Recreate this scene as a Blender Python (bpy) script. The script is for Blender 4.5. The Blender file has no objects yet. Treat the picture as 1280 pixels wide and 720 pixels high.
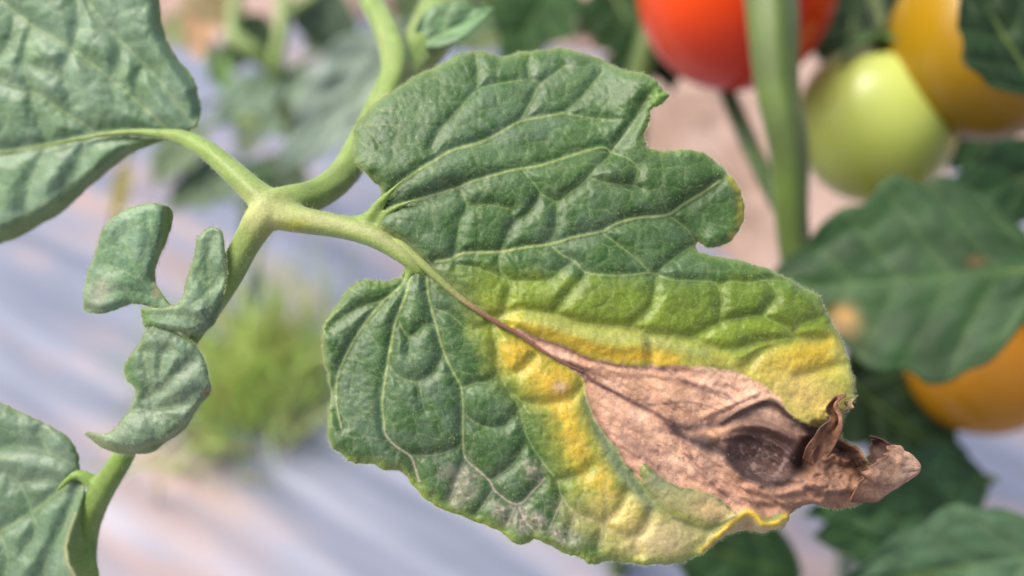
import bpy, math, random
import numpy as np
from mathutils import Vector

# ------------------------------------------------------------------ camera, sky, sun, exposure
sc = bpy.context.scene
PITCH = math.radians(40.0)
CAM = np.array([0.0, 0.0, 0.50])
F = 1229.0                       # focal length in photograph pixels (1280 wide)
D0 = 0.160                       # distance of the diseased leaflet
FWD = np.array([0, math.cos(PITCH), -math.sin(PITCH)])
UPV = np.array([0, math.sin(PITCH), math.cos(PITCH)])
RGT = np.array([1.0, 0, 0])
cd = bpy.data.cameras.new('camera'); cam = bpy.data.objects.new('camera', cd)
sc.collection.objects.link(cam); sc.camera = cam
cam.location = CAM; cam.rotation_euler = (math.pi/2 - PITCH, 0, 0)
cd.sensor_width = 36.0; cd.lens = 36.0*F/1280.0
cd.clip_start = 0.005; cd.clip_end = 500
cd.dof.use_dof = True; cd.dof.focus_distance = 0.1585
cd.dof.aperture_fstop = (cd.lens/1000.0)/0.0045

SUN_EL, SUN_AZ = math.radians(58), math.radians(-84)   # azimuth from +Y clockwise
w = bpy.data.worlds.new('World'); sc.world = w; w.use_nodes = True
nt = w.node_tree; nt.nodes.clear()
sky = nt.nodes.new('ShaderNodeTexSky'); sky.sky_type = 'NISHITA'; sky.sun_disc = False
sky.sun_elevation = SUN_EL; sky.sun_rotation = SUN_AZ
sky.air_density = 1.0; sky.dust_density = 5.0; sky.ozone_density = 1.0
bg = nt.nodes.new('ShaderNodeBackground'); bg.inputs[1].default_value = 0.125
wo = nt.nodes.new('ShaderNodeOutputWorld')
nt.links.new(sky.outputs[0], bg.inputs[0]); nt.links.new(bg.outputs[0], wo.inputs[0])
sl = bpy.data.lights.new('sun', 'SUN'); sl.energy = 2.0; sl.angle = math.radians(34); sl.color = (1, 0.95, 0.88)
so = bpy.data.objects.new('sun', sl); sc.collection.objects.link(so)
sd = Vector((math.sin(SUN_AZ)*math.cos(SUN_EL), math.cos(SUN_AZ)*math.cos(SUN_EL), math.sin(SUN_EL)))
so.rotation_euler = sd.to_track_quat('Z', 'Y').to_euler(); so.location = (-1, -1, 3)
sc.view_settings.view_transform = 'Standard'; sc.view_settings.look = 'None'
sc.view_settings.gamma = 1; sc.view_settings.use_curve_mapping = False
sc.view_settings.exposure = 0.92
sc.render.engine = 'CYCLES'
sc.cycles.use_denoising = True
sc.cycles.max_bounces = 6; sc.cycles.diffuse_bounces = 3; sc.cycles.glossy_bounces = 2
sc.cycles.transmission_bounces = 4; sc.cycles.caustics_reflective = False; sc.cycles.caustics_refractive = False

PX = D0/F                         # size of one photograph pixel on the leaflet, in metres

def P(u, v, d):
    u = np.asarray(u, float); v = np.asarray(v, float); d = np.asarray(d, float)
    u, v, d = np.broadcast_arrays(u, v, d)
    return (CAM + d[..., None]*FWD + ((u-640)/F*d)[..., None]*RGT + ((360-v)/F*d)[..., None]*UPV)

def ground_at(u, v, z=0.0):
    dr = FWD + (u-640)/F*RGT + (360-v)/F*UPV
    t = (z-CAM[2])/dr[2]
    return CAM + dr*t

# ------------------------------------------------------------------ numeric helpers
def vnoise(x, y, seed=0):
    x = np.asarray(x, float); y = np.asarray(y, float)
    xi = np.floor(x).astype(np.int64); yi = np.floor(y).astype(np.int64)
    xf = x-xi; yf = y-yi
    def h(a, b):
        n = (a*374761393 + b*668265263 + seed*982451653) & 0x7fffffff
        n = ((n ^ (n >> 13))*1274126177) & 0x7fffffff
        n = (n ^ (n >> 16)) & 0xffff
        return n/65535.0
    sx = xf*xf*(3-2*xf); sy = yf*yf*(3-2*yf)
    a = h(xi, yi)*(1-sx)+h(xi+1, yi)*sx
    b = h(xi, yi+1)*(1-sx)+h(xi+1, yi+1)*sx
    return a*(1-sy)+b*sy
def fbm(x, y, seed=0, o=4):
    r = 0; a = 0.5; t = 0
    for i in range(o):
        r = r + a*vnoise(x*2**i, y*2**i, seed+i*17); t += a; a *= 0.5
    return r/t
def sstep(a, b, x):
    t = np.clip((x-a)/(b-a), 0, 1); return t*t*(3-2*t)
def cr(pts, n=6, closed=False):
    p = np.asarray(pts, float); N = len(p); out = []
    idx = range(N if closed else N-1)
    for i in idx:
        if closed: a, b, c, d = p[(i-1) % N], p[i], p[(i+1) % N], p[(i+2) % N]
        else: a, b, c, d = p[max(i-1, 0)], p[i], p[i+1], p[min(i+2, N-1)]
        for k in range(n):
            t = k/n
            out.append(0.5*((2*b)+(-a+c)*t+(2*a-5*b+4*c-d)*t*t+(-a+3*b-3*c+d)*t**3))
    if not closed: out.append(p[-1])
    return np.array(out)
def seg_dist(U, V, pts, closed=False):
    """distance to a polyline, position along it 0..1 and side"""
    p = np.asarray(pts, float)
    if closed: p = np.vstack([p, p[:1]])
    L = np.r_[0, np.cumsum(np.hypot(*(p[1:]-p[:-1]).T))]
    best = np.full(U.shape, 1e9); tt = np.zeros(U.shape); cu = np.zeros(U.shape); cv = np.zeros(U.shape)
    for i in range(len(p)-1):
        a = p[i]; e = p[i+1]-a; l2 = max(e@e, 1e-9)
        t = np.clip(((U-a[0])*e[0]+(V-a[1])*e[1])/l2, 0, 1)
        qu = a[0]+t*e[0]; qv = a[1]+t*e[1]
        d = np.hypot(U-qu, V-qv); m = d < best
        best = np.where(m, d, best); tt = np.where(m, (L[i]+t*(L[i+1]-L[i]))/L[-1], tt)
        cu = np.where(m, qu, cu); cv = np.where(m, qv, cv)
    return best, tt, cu, cv
def inside(U, V, p):
    p = np.asarray(p, float); c = np.zeros(U.shape, bool)
    for i in range(len(p)):
        (x1, y1), (x2, y2) = p[i], p[i-1]
        if y1 == y2: continue
        m = ((y1 > V) != (y2 > V)) & (U < (x2-x1)*(V-y1)/(y2-y1)+x1)
        c ^= m
    return c
def sdf(U, V, p):
    d = seg_dist(U, V, p, True)[0]
    return np.where(inside(U, V, p), d, -d)
def gauss(U, V, u, v, su, sv, a=0.0):
    c, s = math.cos(math.radians(a)), math.sin(math.radians(a))
    x = (U-u)*c+(V-v)*s; y = -(U-u)*s+(V-v)*c
    return np.exp(-(x/su)**2-(y/sv)**2)
def cells(x, y, seed=0):
    xi = np.floor(x); yi = np.floor(y); f1 = np.full(x.shape, 9.0); f2 = np.full(x.shape, 9.0)
    for a in (-1, 0, 1):
        for b in (-1, 0, 1):
            cx, cy = xi+a, yi+b
            px = cx+.5+.85*(vnoise(cx, cy, seed)-.5); py = cy+.5+.85*(vnoise(cx, cy, seed+77)-.5)
            d = np.hypot(x-px, y-py); n1 = np.minimum(f1, d); f2 = np.minimum(np.maximum(f1, d), f2); f1 = n1
    return f2-f1
def mixc(C, col, m):
    m = np.clip(m, 0, 1)[..., None]
    return C*(1-m)+np.asarray(col, float)*m

# ------------------------------------------------------------------ object helpers
ORI = {}
def tag(o, label=None, cat=None, group=None, kind=None):
    if label: o['label'] = label
    if cat: o['category'] = cat
    if group: o['group'] = group
    if kind: o['kind'] = kind
    return o
def empty(name, loc):
    o = bpy.data.objects.new(name, None); sc.collection.objects.link(o)
    o.location = loc; o.empty_display_size = 0.02; ORI[o] = np.array(loc, float); return o
def mk(name, verts, faces, mat, parent=None, cols=None, smooth=True, origin=None):
    verts = np.asarray(verts, float)
    org = verts.mean(0) if origin is None else np.asarray(origin, float)
    me = bpy.data.meshes.new(name)
    loc = verts-org
    if isinstance(faces, np.ndarray):
        n, k = faces.shape
        me.vertices.add(len(loc)); me.vertices.foreach_set('co', loc.astype(np.float32).ravel())
        me.loops.add(n*k); me.loops.foreach_set('vertex_index', faces.astype(np.int32).ravel())
        me.polygons.add(n); me.polygons.foreach_set('loop_start', np.arange(0, n*k, k, dtype=np.int32))
        me.polygons.foreach_set('loop_total', np.full(n, k, dtype=np.int32))
        me.update(calc_edges=True); me.validate()
    else:
        me.from_pydata([tuple(x) for x in loc], [], faces); me.update()
    if smooth: me.polygons.foreach_set('use_smooth', np.ones(len(me.polygons), bool))
    if cols is not None:
        at = me.color_attributes.new('Col', 'FLOAT_COLOR', 'POINT')
        c = np.asarray(cols, np.float32)
        if c.shape[1] == 3: c = np.hstack([c, np.ones((len(c), 1), np.float32)])
        at.data.foreach_set('color', c.ravel())
    if mat: me.materials.append(mat)
    o = bpy.data.objects.new(name, me); sc.collection.objects.link(o)
    if parent is not None:
        o.parent = parent; o.location = org-ORI[parent]
    else: o.location = org
    ORI[o] = org
    return o
def tube_mesh(pts, rad, n=12, sub=6, ridge=0.0, cap=True, seed=0, wob=0.0):
    pts = np.asarray(pts, float); rad = np.asarray(rad, float)
    c = cr(pts, sub); r = cr(np.c_[rad, rad], sub)[:, 0]
    T = np.gradient(c, axis=0); T /= np.linalg.norm(T, axis=1)[:, None]
    nrm = np.cross(T[0], [0.31, 0.2, 0.93]); nrm /= np.linalg.norm(nrm)
    V = []; rs = np.random.RandomState(seed)
    th = np.linspace(0, 2*math.pi, n, endpoint=False)
    for i in range(len(c)):
        nrm = nrm-T[i]*(nrm@T[i]); nrm /= np.linalg.norm(nrm); b = np.cross(T[i], nrm)
        rr = r[i]*(1+ridge*np.cos(5*th)+wob*(rs.rand(n)-.5))
        V.append(c[i]+np.cos(th)[:, None]*nrm*rr[:, None]+np.sin(th)[:, None]*b*rr[:, None])
    V = np.concatenate(V); Fc = []
    for i in range(len(c)-1):
        for k in range(n):
            a = i*n+k; b_ = i*n+(k+1) % n
            Fc.append((a, b_, b_+n, a+n))
    m = len(V); V = np.vstack([V, c[0]-T[0]*r[0]*.4, c[-1]+T[-1]*r[-1]*.4])
    tri = []
    for k in range(n):
        tri.append((m, (k+1) % n, k)); q = (len(c)-1)*n
        tri.append((m+1, q+k, q+(k+1) % n))
    return V, Fc+tri

# ------------------------------------------------------------------ materials
def newmat(name):
    m = bpy.data.materials.new(name); m.use_nodes = True; t = m.node_tree
    return m, t, t.nodes['Principled BSDF'], t.nodes['Material Output']
def N(t, ty, **k):
    n = t.nodes.new(ty)
    for a, b in k.items():
        if a.startswith('i_'): n.inputs[a[2:].replace('_', ' ')].default_value = b
        else: setattr(n, a, b)
    return n
def leaf_material(name, trans=0.18, scale=1.0, bump=0.5, sheen=0.17, rough=0.50, spec=0.5):
    m, t, b, out = newmat(name); L = t.links.new
    at = N(t, 'ShaderNodeVertexColor', layer_name='Col')
    tc = N(t, 'ShaderNodeTexCoord')
    n1 = N(t, 'ShaderNodeTexNoise', i_Scale=2600*scale, i_Detail=3.0, i_Roughness=0.65); L(tc.outputs['Object'], n1.inputs['Vector'])
    n2 = N(t, 'ShaderNodeTexNoise', i_Scale=260*scale, i_Detail=3.0); L(tc.outputs['Object'], n2.inputs['Vector'])
    r1 = N(t, 'ShaderNodeMapRange'); L(n1.outputs[0], r1.inputs[0])
    r1.inputs[1].default_value = .3; r1.inputs[2].default_value = .7; r1.inputs[3].default_value = .80; r1.inputs[4].default_value = 1.22
    r2 = N(t, 'ShaderNodeMapRange'); L(n2.outputs[0], r2.inputs[0])
    r2.inputs[1].default_value = .3; r2.inputs[2].default_value = .7; r2.inputs[3].default_value = .86; r2.inputs[4].default_value = 1.14
    mu = N(t, 'ShaderNodeMath', operation='MULTIPLY'); L(r1.outputs[0], mu.inputs[0]); L(r2.outputs[0], mu.inputs[1])
    vm = N(t, 'ShaderNodeVectorMath', operation='SCALE'); L(at.outputs['Color'], vm.inputs[0]); L(mu.outputs[0], vm.inputs['Scale'])
    L(vm.outputs[0], b.inputs['Base Color'])
    # alpha of the attribute = how alive the tissue is: dead tissue is duller and drier
    rr = N(t, 'ShaderNodeMapRange'); L(at.outputs['Alpha'], rr.inputs[0])
    rr.inputs[3].default_value = .72; rr.inputs[4].default_value = rough
    L(rr.outputs[0], b.inputs['Roughness'])
    b.inputs['Specular IOR Level'].default_value = spec
    sh = N(t, 'ShaderNodeMath', operation='MULTIPLY'); L(at.outputs['Alpha'], sh.inputs[0]); sh.inputs[1].default_value = sheen
    L(sh.outputs[0], b.inputs['Sheen Weight']); b.inputs['Sheen Roughness'].default_value = .45
    b.inputs['Sheen Tint'].default_value = (.86, .95, 1, 1)
    vo = N(t, 'ShaderNodeTexVoronoi', i_Scale=900*scale); L(tc.outputs['Object'], vo.inputs['Vector'])
    ad = N(t, 'ShaderNodeMath', operation='MULTIPLY_ADD'); L(vo.outputs['Distance'], ad.inputs[0]); ad.inputs[1].default_value = .5
    L(n1.outputs[0], ad.inputs[2])
    bp = N(t, 'ShaderNodeBump'); bp.inputs['Strength'].default_value = bump; bp.inputs['Distance'].default_value = .00022/scale
    L(ad.outputs[0], bp.inputs['Height']); L(bp.outputs[0], b.inputs['Normal'])
    tr = N(t, 'ShaderNodeBsdfTranslucent'); hs = N(t, 'ShaderNodeHueSaturation'); hs.inputs['Saturation'].default_value = 1.2; hs.inputs['Value'].default_value = 1.5
    L(vm.outputs[0], hs.inputs['Color']); L(hs.outputs[0], tr.inputs[0])
    mx = N(t, 'ShaderNodeMixShader'); mx.inputs[0].default_value = trans
    L(b.outputs[0], mx.inputs[1]); L(tr.outputs[0], mx.inputs[2]); L(mx.outputs[0], out.inputs[0])
    return m
def simple(name, col, rough=.5, noise=None, amp=.25, sheen=0, spec=.5, bump=0, bscale=600, bdist=.0002, sss=0):
    m, t, b, out = newmat(name); L = t.links.new
    tc = N(t, 'ShaderNodeTexCoord')
    if noise:
        n1 = N(t, 'ShaderNodeTexNoise', i_Scale=noise, i_Detail=4.0); L(tc.outputs['Object'], n1.inputs['Vector'])
        cr_ = N(t, 'ShaderNodeValToRGB'); L(n1.outputs[0], cr_.inputs[0])
        cr_.color_ramp.elements[0].position = .3; cr_.color_ramp.elements[1].position = .7
        cr_.color_ramp.elements[0].color = tuple(c*(1-amp) for c in col)+(1,)
        cr_.color_ramp.elements[1].color = tuple(min(1, c*(1+amp)) for c in col)+(1,)
        L(cr_.outputs[0], b.inputs['Base Color'])
    else: b.inputs['Base Color'].default_value = tuple(col)+(1,)
    b.inputs['Roughness'].default_value = rough; b.inputs['Specular IOR Level'].default_value = spec
    b.inputs['Sheen Weight'].default_value = sheen; b.inputs['Sheen Roughness'].default_value = .5
    if sss:
        b.inputs['Subsurface Weight'].default_value = sss; b.inputs['Subsurface Radius'].default_value = (.01, .006, .003); b.inputs['Subsurface Scale'].default_value = .5
    if bump:
        n2 = N(t, 'ShaderNodeTexNoise', i_Scale=bscale, i_Detail=3.0); L(tc.outputs['Object'], n2.inputs['Vector'])
        bp = N(t, 'ShaderNodeBump'); bp.inputs['Strength'].default_value = bump; bp.inputs['Distance'].default_value = bdist
        L(n2.outputs[0], bp.inputs['Height']); L(bp.outputs[0], b.inputs['Normal'])
    return m
M_leaf = leaf_material('tomato_leaf_blade', trans=.10, sheen=.17, rough=.47, spec=.48, bump=.3)
M_bleaf = leaf_material('background_leaf_blade', trans=.15, scale=.4, bump=.3, sheen=.04, spec=.28, rough=.55)
M_stem = leaf_material('green_stalk', trans=.12, scale=1.0, bump=.35, sheen=.25, rough=.5, spec=.4)
M_dleaf = leaf_material('shade_painted_leaf', trans=.05, scale=.4, bump=.3, sheen=0, spec=.15, rough=.7)  # gloss taken out so leaves painted as deep shade stay dark
M_fuzz = simple('leaf_hairs', (.36, .42, .22), .55, spec=.2)
M_gstem = simple('tomato_stem_green', (.060, .102, .008), .5, noise=80, sheen=.2, bump=.3, bscale=400)

# ------------------------------------------------------------------ ground, soil and plastic mulch
def soil_mat():
    m, t, b, out = newmat('dry_soil'); L = t.links.new
    tc = N(t, 'ShaderNodeTexCoord')
    n1 = N(t, 'ShaderNodeTexNoise', i_Scale=14.0, i_Detail=6.0); L(tc.outputs['Object'], n1.inputs['Vector'])
    c = N(t, 'ShaderNodeValToRGB'); L(n1.outputs[0], c.inputs[0])
    c.color_ramp.elements[0].position = .32; c.color_ramp.elements[0].color = (.20, .125, .09, 1)
    c.color_ramp.elements[1].position = .68; c.color_ramp.elements[1].color = (.46, .33, .27, 1)
    L(c.outputs[0], b.inputs['Base Color']); b.inputs['Roughness'].default_value = .95
    n2 = N(t, 'ShaderNodeTexNoise', i_Scale=90.0, i_Detail=5.0); L(tc.outputs['Object'], n2.inputs['Vector'])
    bp = N(t, 'ShaderNodeBump'); bp.inputs['Strength'].default_value = .8; bp.inputs['Distance'].default_value = .01
    L(n2.outputs[0], bp.inputs['Height']); L(bp.outputs[0], b.inputs['Normal'])
    return m
g1, g2 = ground_at(0, 400), ground_at(400, 640)
SA = math.atan2(g2[1]-g1[1], g2[0]-g1[0])       # direction of the film's wrinkles on the ground
def mulch_mat():
    m, t, b, out = newmat('silver_plastic_mulch'); L = t.links.new
    tc = N(t, 'ShaderNodeTexCoord')
    mp = N(t, 'ShaderNodeMapping'); mp.inputs['Rotation'].default_value = (0, 0, -SA); L(tc.outputs['Object'], mp.inputs[0])
    mp2 = N(t, 'ShaderNodeMapping'); mp2.inputs['Scale'].default_value = (4, 46, 5); L(mp.outputs[0], mp2.inputs[0])
    n1 = N(t, 'ShaderNodeTexNoise', i_Scale=1.0, i_Detail=3.0, i_Roughness=.55); L(mp2.outputs[0], n1.inputs['Vector'])
    mp3 = N(t, 'ShaderNodeMapping'); mp3.inputs['Scale'].default_value = (4, 17, 6); L(mp.outputs[0], mp3.inputs[0])
    n2 = N(t, 'ShaderNodeTexNoise', i_Scale=1.0, i_Detail=3.0); L(mp3.outputs[0], n2.inputs['Vector'])
    c = N(t, 'ShaderNodeValToRGB'); L(n1.outputs[0], c.inputs[0])
    e = c.color_ramp.elements
    e[0].position = .30; e[0].color = (.125, .145, .20, 1); e[1].position = .72; e[1].color = (.25, .265, .33, 1)
    c2 = N(t, 'ShaderNodeValToRGB'); L(n2.outputs[0], c2.inputs[0])
    c2.color_ramp.elements[0].position = .50; c2.color_ramp.elements[0].color = (0, 0, 0, 1)
    c2.color_ramp.elements[1].position = .66; c2.color_ramp.elements[1].color = (.85, .85, .85, 1)
    mx = N(t, 'ShaderNodeMix', data_type='RGBA'); L(c2.outputs[0], mx.inputs[0]); L(c.outputs[0], mx.inputs[6])
    mx.inputs[7].default_value = (.37, .26, .225, 1)        # dusty soil dried onto the film
    L(mx.outputs[2], b.inputs['Base Color']); b.inputs['Roughness'].default_value = .42
    b.inputs['Metallic'].default_value = .15
    return m
xs = np.concatenate([[-300, -60, -12, -4], np.linspace(-2, 2, 60), [4, 12, 60, 300]])
ys = np.concatenate([[-300, -60, -12, -4, -1], np.linspace(-.5, 3, 60), [4, 6, 12, 30, 60, 300]])
X, Y = np.meshgrid(xs, ys); Z = -0.012+0.012*(fbm(X*6, Y*6, 3)-.5)*(np.hypot(X, Y) < 5)
nx, ny = len(xs), len(ys)
ii = (np.arange(ny-1)[:, None]*nx+np.arange(nx-1)[None, :]).ravel()
g = mk('ground', np.c_[X.ravel(), Y.ravel(), Z.ravel()], np.c_[ii, ii+1, ii+nx+1, ii+nx], soil_mat(), origin=(0, 0, 0))
tag(g, 'bare dry brown soil between the plastic covered beds', 'soil', kind='structure')
# film: a long strip along the wrinkle direction, lower left of the soil
ca, sa = math.cos(SA), math.sin(SA)
nL, nW = 260, 150
edge = ground_at(700, 60)                        # far edge of the film passes here
ws = np.linspace(-1.6, 0, nW); ls = np.linspace(-2.6, 2.6, nL)
Lg, Wg = np.meshgrid(ls, ws)
mid = np.array([edge[0], edge[1]])
# far side is the side that looks away from the camera
sgn = 1 if (-sa*edge[0]+ca*edge[1]) > 0 else -1
wob = .03*np.sin(Lg*5)+.02*np.sin(Lg*13+1)
Wd = (Wg+wob*(1+Wg/1.6))*sgn
FX = mid[0]+ca*Lg-sa*Wd; FY = mid[1]+sa*Lg+ca*Wd
rid = fbm(Lg*2.2, Wd*26, 5, 3); rid2 = fbm(Lg*5+3, Wd*60, 9, 2)
FZ = .004+.015*np.abs(rid-.5)+.004*rid2+.01*fbm(Lg*3, Wd*3, 4)
FZ = FZ-.03*sstep(-.05, 0, Wg)+.004
ii = (np.arange(nW-1)[:, None]*nL+np.arange(nL-1)[None, :]).ravel()
film = mk('mulch_film', np.c_[FX.ravel(), FY.ravel(), FZ.ravel()], np.c_[ii, ii+1, ii+nL+1, ii+nL] if sgn > 0 else np.c_[ii, ii+nL, ii+nL+1, ii+1], mulch_mat(), origin=(0, 0, 0))
tag(film, 'wrinkled silver plastic mulch film with dusty pinkish streaks covering the bed', 'plastic film')

M_soil = soil_mat()
def soil_heap(u, v, rx, ry, hgt, seed, label):
    c = ground_at(u, v); n = 44; V_, Fc = [], []
    for i in range(n):
        for j in range(48):
            a = 2*math.pi*j/48; r = i/(n-1); k = 1+.5*(float(fbm(np.array(math.cos(a)*1.5+seed), np.array(math.sin(a)*1.5), seed))-.5)
            x = math.cos(a)*r*rx*k; y = math.sin(a)*r*ry*k
            z = hgt*(1-r*r)*(.6+.9*float(fbm(np.array(x*30), np.array(y*30), seed+2)))-.012*r**6+.012
            V_.append((c[0]+x, c[1]+y, z))
    for i in range(n-1):
        for j in range(48): Fc.append((i*48+j, (i+1)*48+j, (i+1)*48+(j+1) % 48, i*48+(j+1) % 48))
    o = mk('soil_heap', V_, Fc, M_soil, None, origin=(c[0], c[1], 0)); tag(o, label, 'soil', 'heaps of soil on the film'); return o
soil_heap(930, 170, .20, .34, .02, 3, 'pinkish brown soil heaped on the film below the ripe red tomato')
soil_heap(290, 0, .17, .22, .02, 8, 'brown soil heaped on the film behind the blurred pale stems')
soil_heap(640, -60, .25, .25, .03, 12, 'dark band of soil on the film behind the top of the big leaflet')

# ------------------------------------------------------------------ sheet leaf built from an outline (leaf units = photo pixels on the leaf)
def blade(name, outline, depth, veins, colour, mat, parent, step=2.0, osub=5, jag=0.8, puff=5.0, pw=11.0, bumps=(), extra=None,
          edge_drop=6.0, edge_w=10.0, thick=.00028, seed=1, cell=0.7, csz=26.0, soft=None):
    """veins: list of (points, depth, width, colour strength, puff?)"""
    ol = cr(outline, osub, True)
    tn = np.gradient(ol, axis=0); tn /= np.linalg.norm(tn, axis=1)[:, None]+1e-9
    ol = ol+np.c_[-tn[:, 1], tn[:, 0]]*((vnoise(np.arange(len(ol))*.9, 0*np.arange(len(ol)), seed)-.5)*2*jag)[:, None]
    u0, v0 = ol.min(0)-step*2; u1, v1 = ol.max(0)+step*2
    us = np.arange(u0, u1+step, step); vs = np.arange(v0, v1+step, step)
    U, V = np.meshgrid(us, vs); nx = len(us)
    s = sdf(U, V, ol)
    keepv = s > -step*0.75
    c = keepv[:-1, :-1] & keepv[1:, :-1] & keepv[:-1, 1:] & keepv[1:, 1:]
    # a cell stays when its centre is inside
    cen = (s[:-1, :-1]+s[1:, :-1]+s[:-1, 1:]+s[1:, 1:])/4 > -step*.1
    c &= cen
    jj, kk = np.nonzero(c); a = jj*nx+kk
    q = np.c_[a, a+nx, a+nx+1, a+1]
    used = np.unique(q); rm = -np.ones(U.size, int); rm[used] = np.arange(len(used)); q = rm[q]
    U = U.ravel()[used].copy(); V = V.ravel()[used].copy(); s = s.ravel()[used].copy()
    # border vertices move onto the outline
    e = np.sort(np.concatenate([q[:, [0, 1]], q[:, [1, 2]], q[:, [2, 3]], q[:, [3, 0]]]), 1)
    ee, cnt = np.unique(e, axis=0, return_counts=True)
    bd = np.unique(ee[cnt == 1])
    _, _, cu, cv = seg_dist(U[bd], V[bd], ol, True)
    U[bd], V[bd] = cu, cv; s[bd] = 0
    out = s < 0; 
    if out.any():
        _, _, cu, cv = seg_dist(U[out], V[out], ol, True); U[out], V[out] = cu, cv; s[out] = 0
    h = np.zeros(U.shape); dv = np.full(U.shape, 1e9); vm = np.zeros(U.shape); cmaj = np.full(U.shape, 1e9)
    for (pts, dep, wid, cst, pf) in veins:
        c_ = cr(pts, 4) if len(pts) > 2 else np.array(pts, float)
        d, t, _, _ = seg_dist(U, V, c_)
        h -= .62*dep*np.exp(-(d/(wid*1.15))**2)-1.9*max(0, cst-.15)*np.exp(-(d/2.2)**2)
        cst = max(cst, .34)
        vm = np.maximum(vm, cst*np.exp(-(d/(.8+1.35*abs(cst)*(1-.6*t)))**2))
        if pf: dv = np.minimum(dv, d)
    pn = .65+.7*fbm(U/60, V/60, seed+5)
    h += puff*pn*(1-np.exp(-(np.minimum(dv, s+6)/pw)**2))*(1 if soft is None else soft(U, V))
    wu = U+10*(fbm(U/30, V/30, seed+31)-.5); wv_ = V+10*(fbm(U/30, V/30, seed+32)-.5)
    h += cell*(.4+.9*fbm(U/70, V/70, seed+41))*(sstep(0, .45, cells(wu/csz, wv_/csz, seed+33))-.5)*sstep(0, 10, s)
    h += .3*cell*(sstep(0, .5, cells(wu/csz*2.3, wv_/csz*2.3, seed+35))-.5)
    h += 1.6*(fbm(U/16, V/16, seed+8, 3)-.5)+1.0*(vnoise(U/4.5, V/4.5, seed+9)-.5)
    h -= edge_drop*np.exp(-s/edge_w)*(.5+fbm(U/35, V/35, seed+2))
    for (bu, bv, su, sv, ang, amp) in bumps: h += amp*gauss(U, V, bu, bv, su, sv, ang)
    if extra is not None: h = h+extra(U, V, s)
    cn = np.exp(-(cells(wu/csz, wv_/csz, seed+33)/.06)**2)*.17+np.exp(-(cells(wu/csz*2.3, wv_/csz*2.3, seed+35)/.09)**2)*.06
    vm = np.maximum(vm, cn*sstep(0, 6, s))
    C = colour(U, V, s, vm, dv)
    d = depth(U, V)-h*PX
    pos = P(U, V, d)
    o = mk(name, pos, q, mat, parent, cols=C)
    md = o.modifiers.new('thickness', 'SOLIDIFY'); md.thickness = thick; md.offset = -1
    return o, dict(U=U, V=V, s=s, pos=pos, q=q, bd=bd, C=C, ol=ol)

def fuzz(name, B, parent, n, length=3.2, edge_n=3, edge_len=5.0, seed=4, mask=None, col=M_fuzz):
    """fine hairs standing on a blade and along its rim, one mesh"""
    rs = np.random.RandomState(seed)
    pos, q = B['pos'], B['q']
    fi = rs.randint(0, len(q), n)
    w4 = rs.dirichlet((1, 1, 1, 1), n)
    p = (pos[q[fi]]*w4[..., None]).sum(1)
    e1 = pos[q[fi][:, 2]]-pos[q[fi][:, 0]]; e2 = pos[q[fi][:, 3]]-pos[q[fi][:, 1]]
    nr = np.cross(e1, e2); nr /= np.linalg.norm(nr, axis=1)[:, None]+1e-12
    nr *= np.sign(-(nr@FWD))[:, None]
    dr = nr+.75*rs.randn(n, 3)
    keep = np.ones(n, bool)
    if mask is not None: keep = mask(B['U'][q[fi][:, 0]], B['V'][q[fi][:, 0]]) > rs.rand(n)
    p, dr = p[keep], dr[keep]; ln = length*PX*(.5+rs.rand(len(p)))
    # rim
    ol = B['ol']; bd = B['bd']
    bi = np.repeat(bd, edge_n); pe = pos[bi]
    Ub, Vb = B['U'][bi], B['V'][bi]
    gx = np.zeros((len(bi), 2))
    eps = 3.0
    du = sdf(Ub+eps, Vb, ol)-sdf(Ub-eps, Vb, ol); dv = sdf(Ub, Vb+eps, ol)-sdf(Ub, Vb-eps, ol)
    l = np.hypot(du, dv)+1e-9
    outw = -(du/l)[:, None]*RGT+(dv/l)[:, None]*UPV
    de = outw+.55*rs.randn(len(bi), 3)-.2*FWD
    jit = (rs.rand(len(bi), 3)-.5)*2.0*PX
    p = np.vstack([p, pe+jit]); dr = np.vstack([dr, de]); ln = np.r_[ln, edge_len*PX*(.35+.8*rs.rand(len(bi)))]
    dr /= np.linalg.norm(dr, axis=1)[:, None]
    sd_ = np.cross(dr, FWD); sd_ /= np.linalg.norm(sd_, axis=1)[:, None]+1e-9
    hw = .17*PX
    a = p-sd_*hw-dr*.3*PX; b = p+sd_*hw-dr*.3*PX; tip = p+dr*ln[:, None]
    m = len(p); vv = np.empty((3*m, 3)); vv[0::3] = a; vv[1::3] = b; vv[2::3] = tip
    o = mk(name, vv, np.arange(3*m).reshape(-1, 3), col, parent, smooth=False)
    tag(o, kind='stuff'); return o

# ------------------------------------------------------------------ the front tomato plant
plant_base = ground_at(775, 745); plant_base[2] = 0
front = empty('tomato_plant', tuple(plant_base))
tag(front, 'tomato plant with a blighted leaflet, yellow patched with a brown withered tip', 'tomato plant', 'tomato plants')

GREEN = np.array([.048, .112, .022]); GREEN2 = np.array([.028, .084, .007]); GREY = np.array([.078, .136, .062])
VEINC = np.array([.36, .42, .14])

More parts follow.
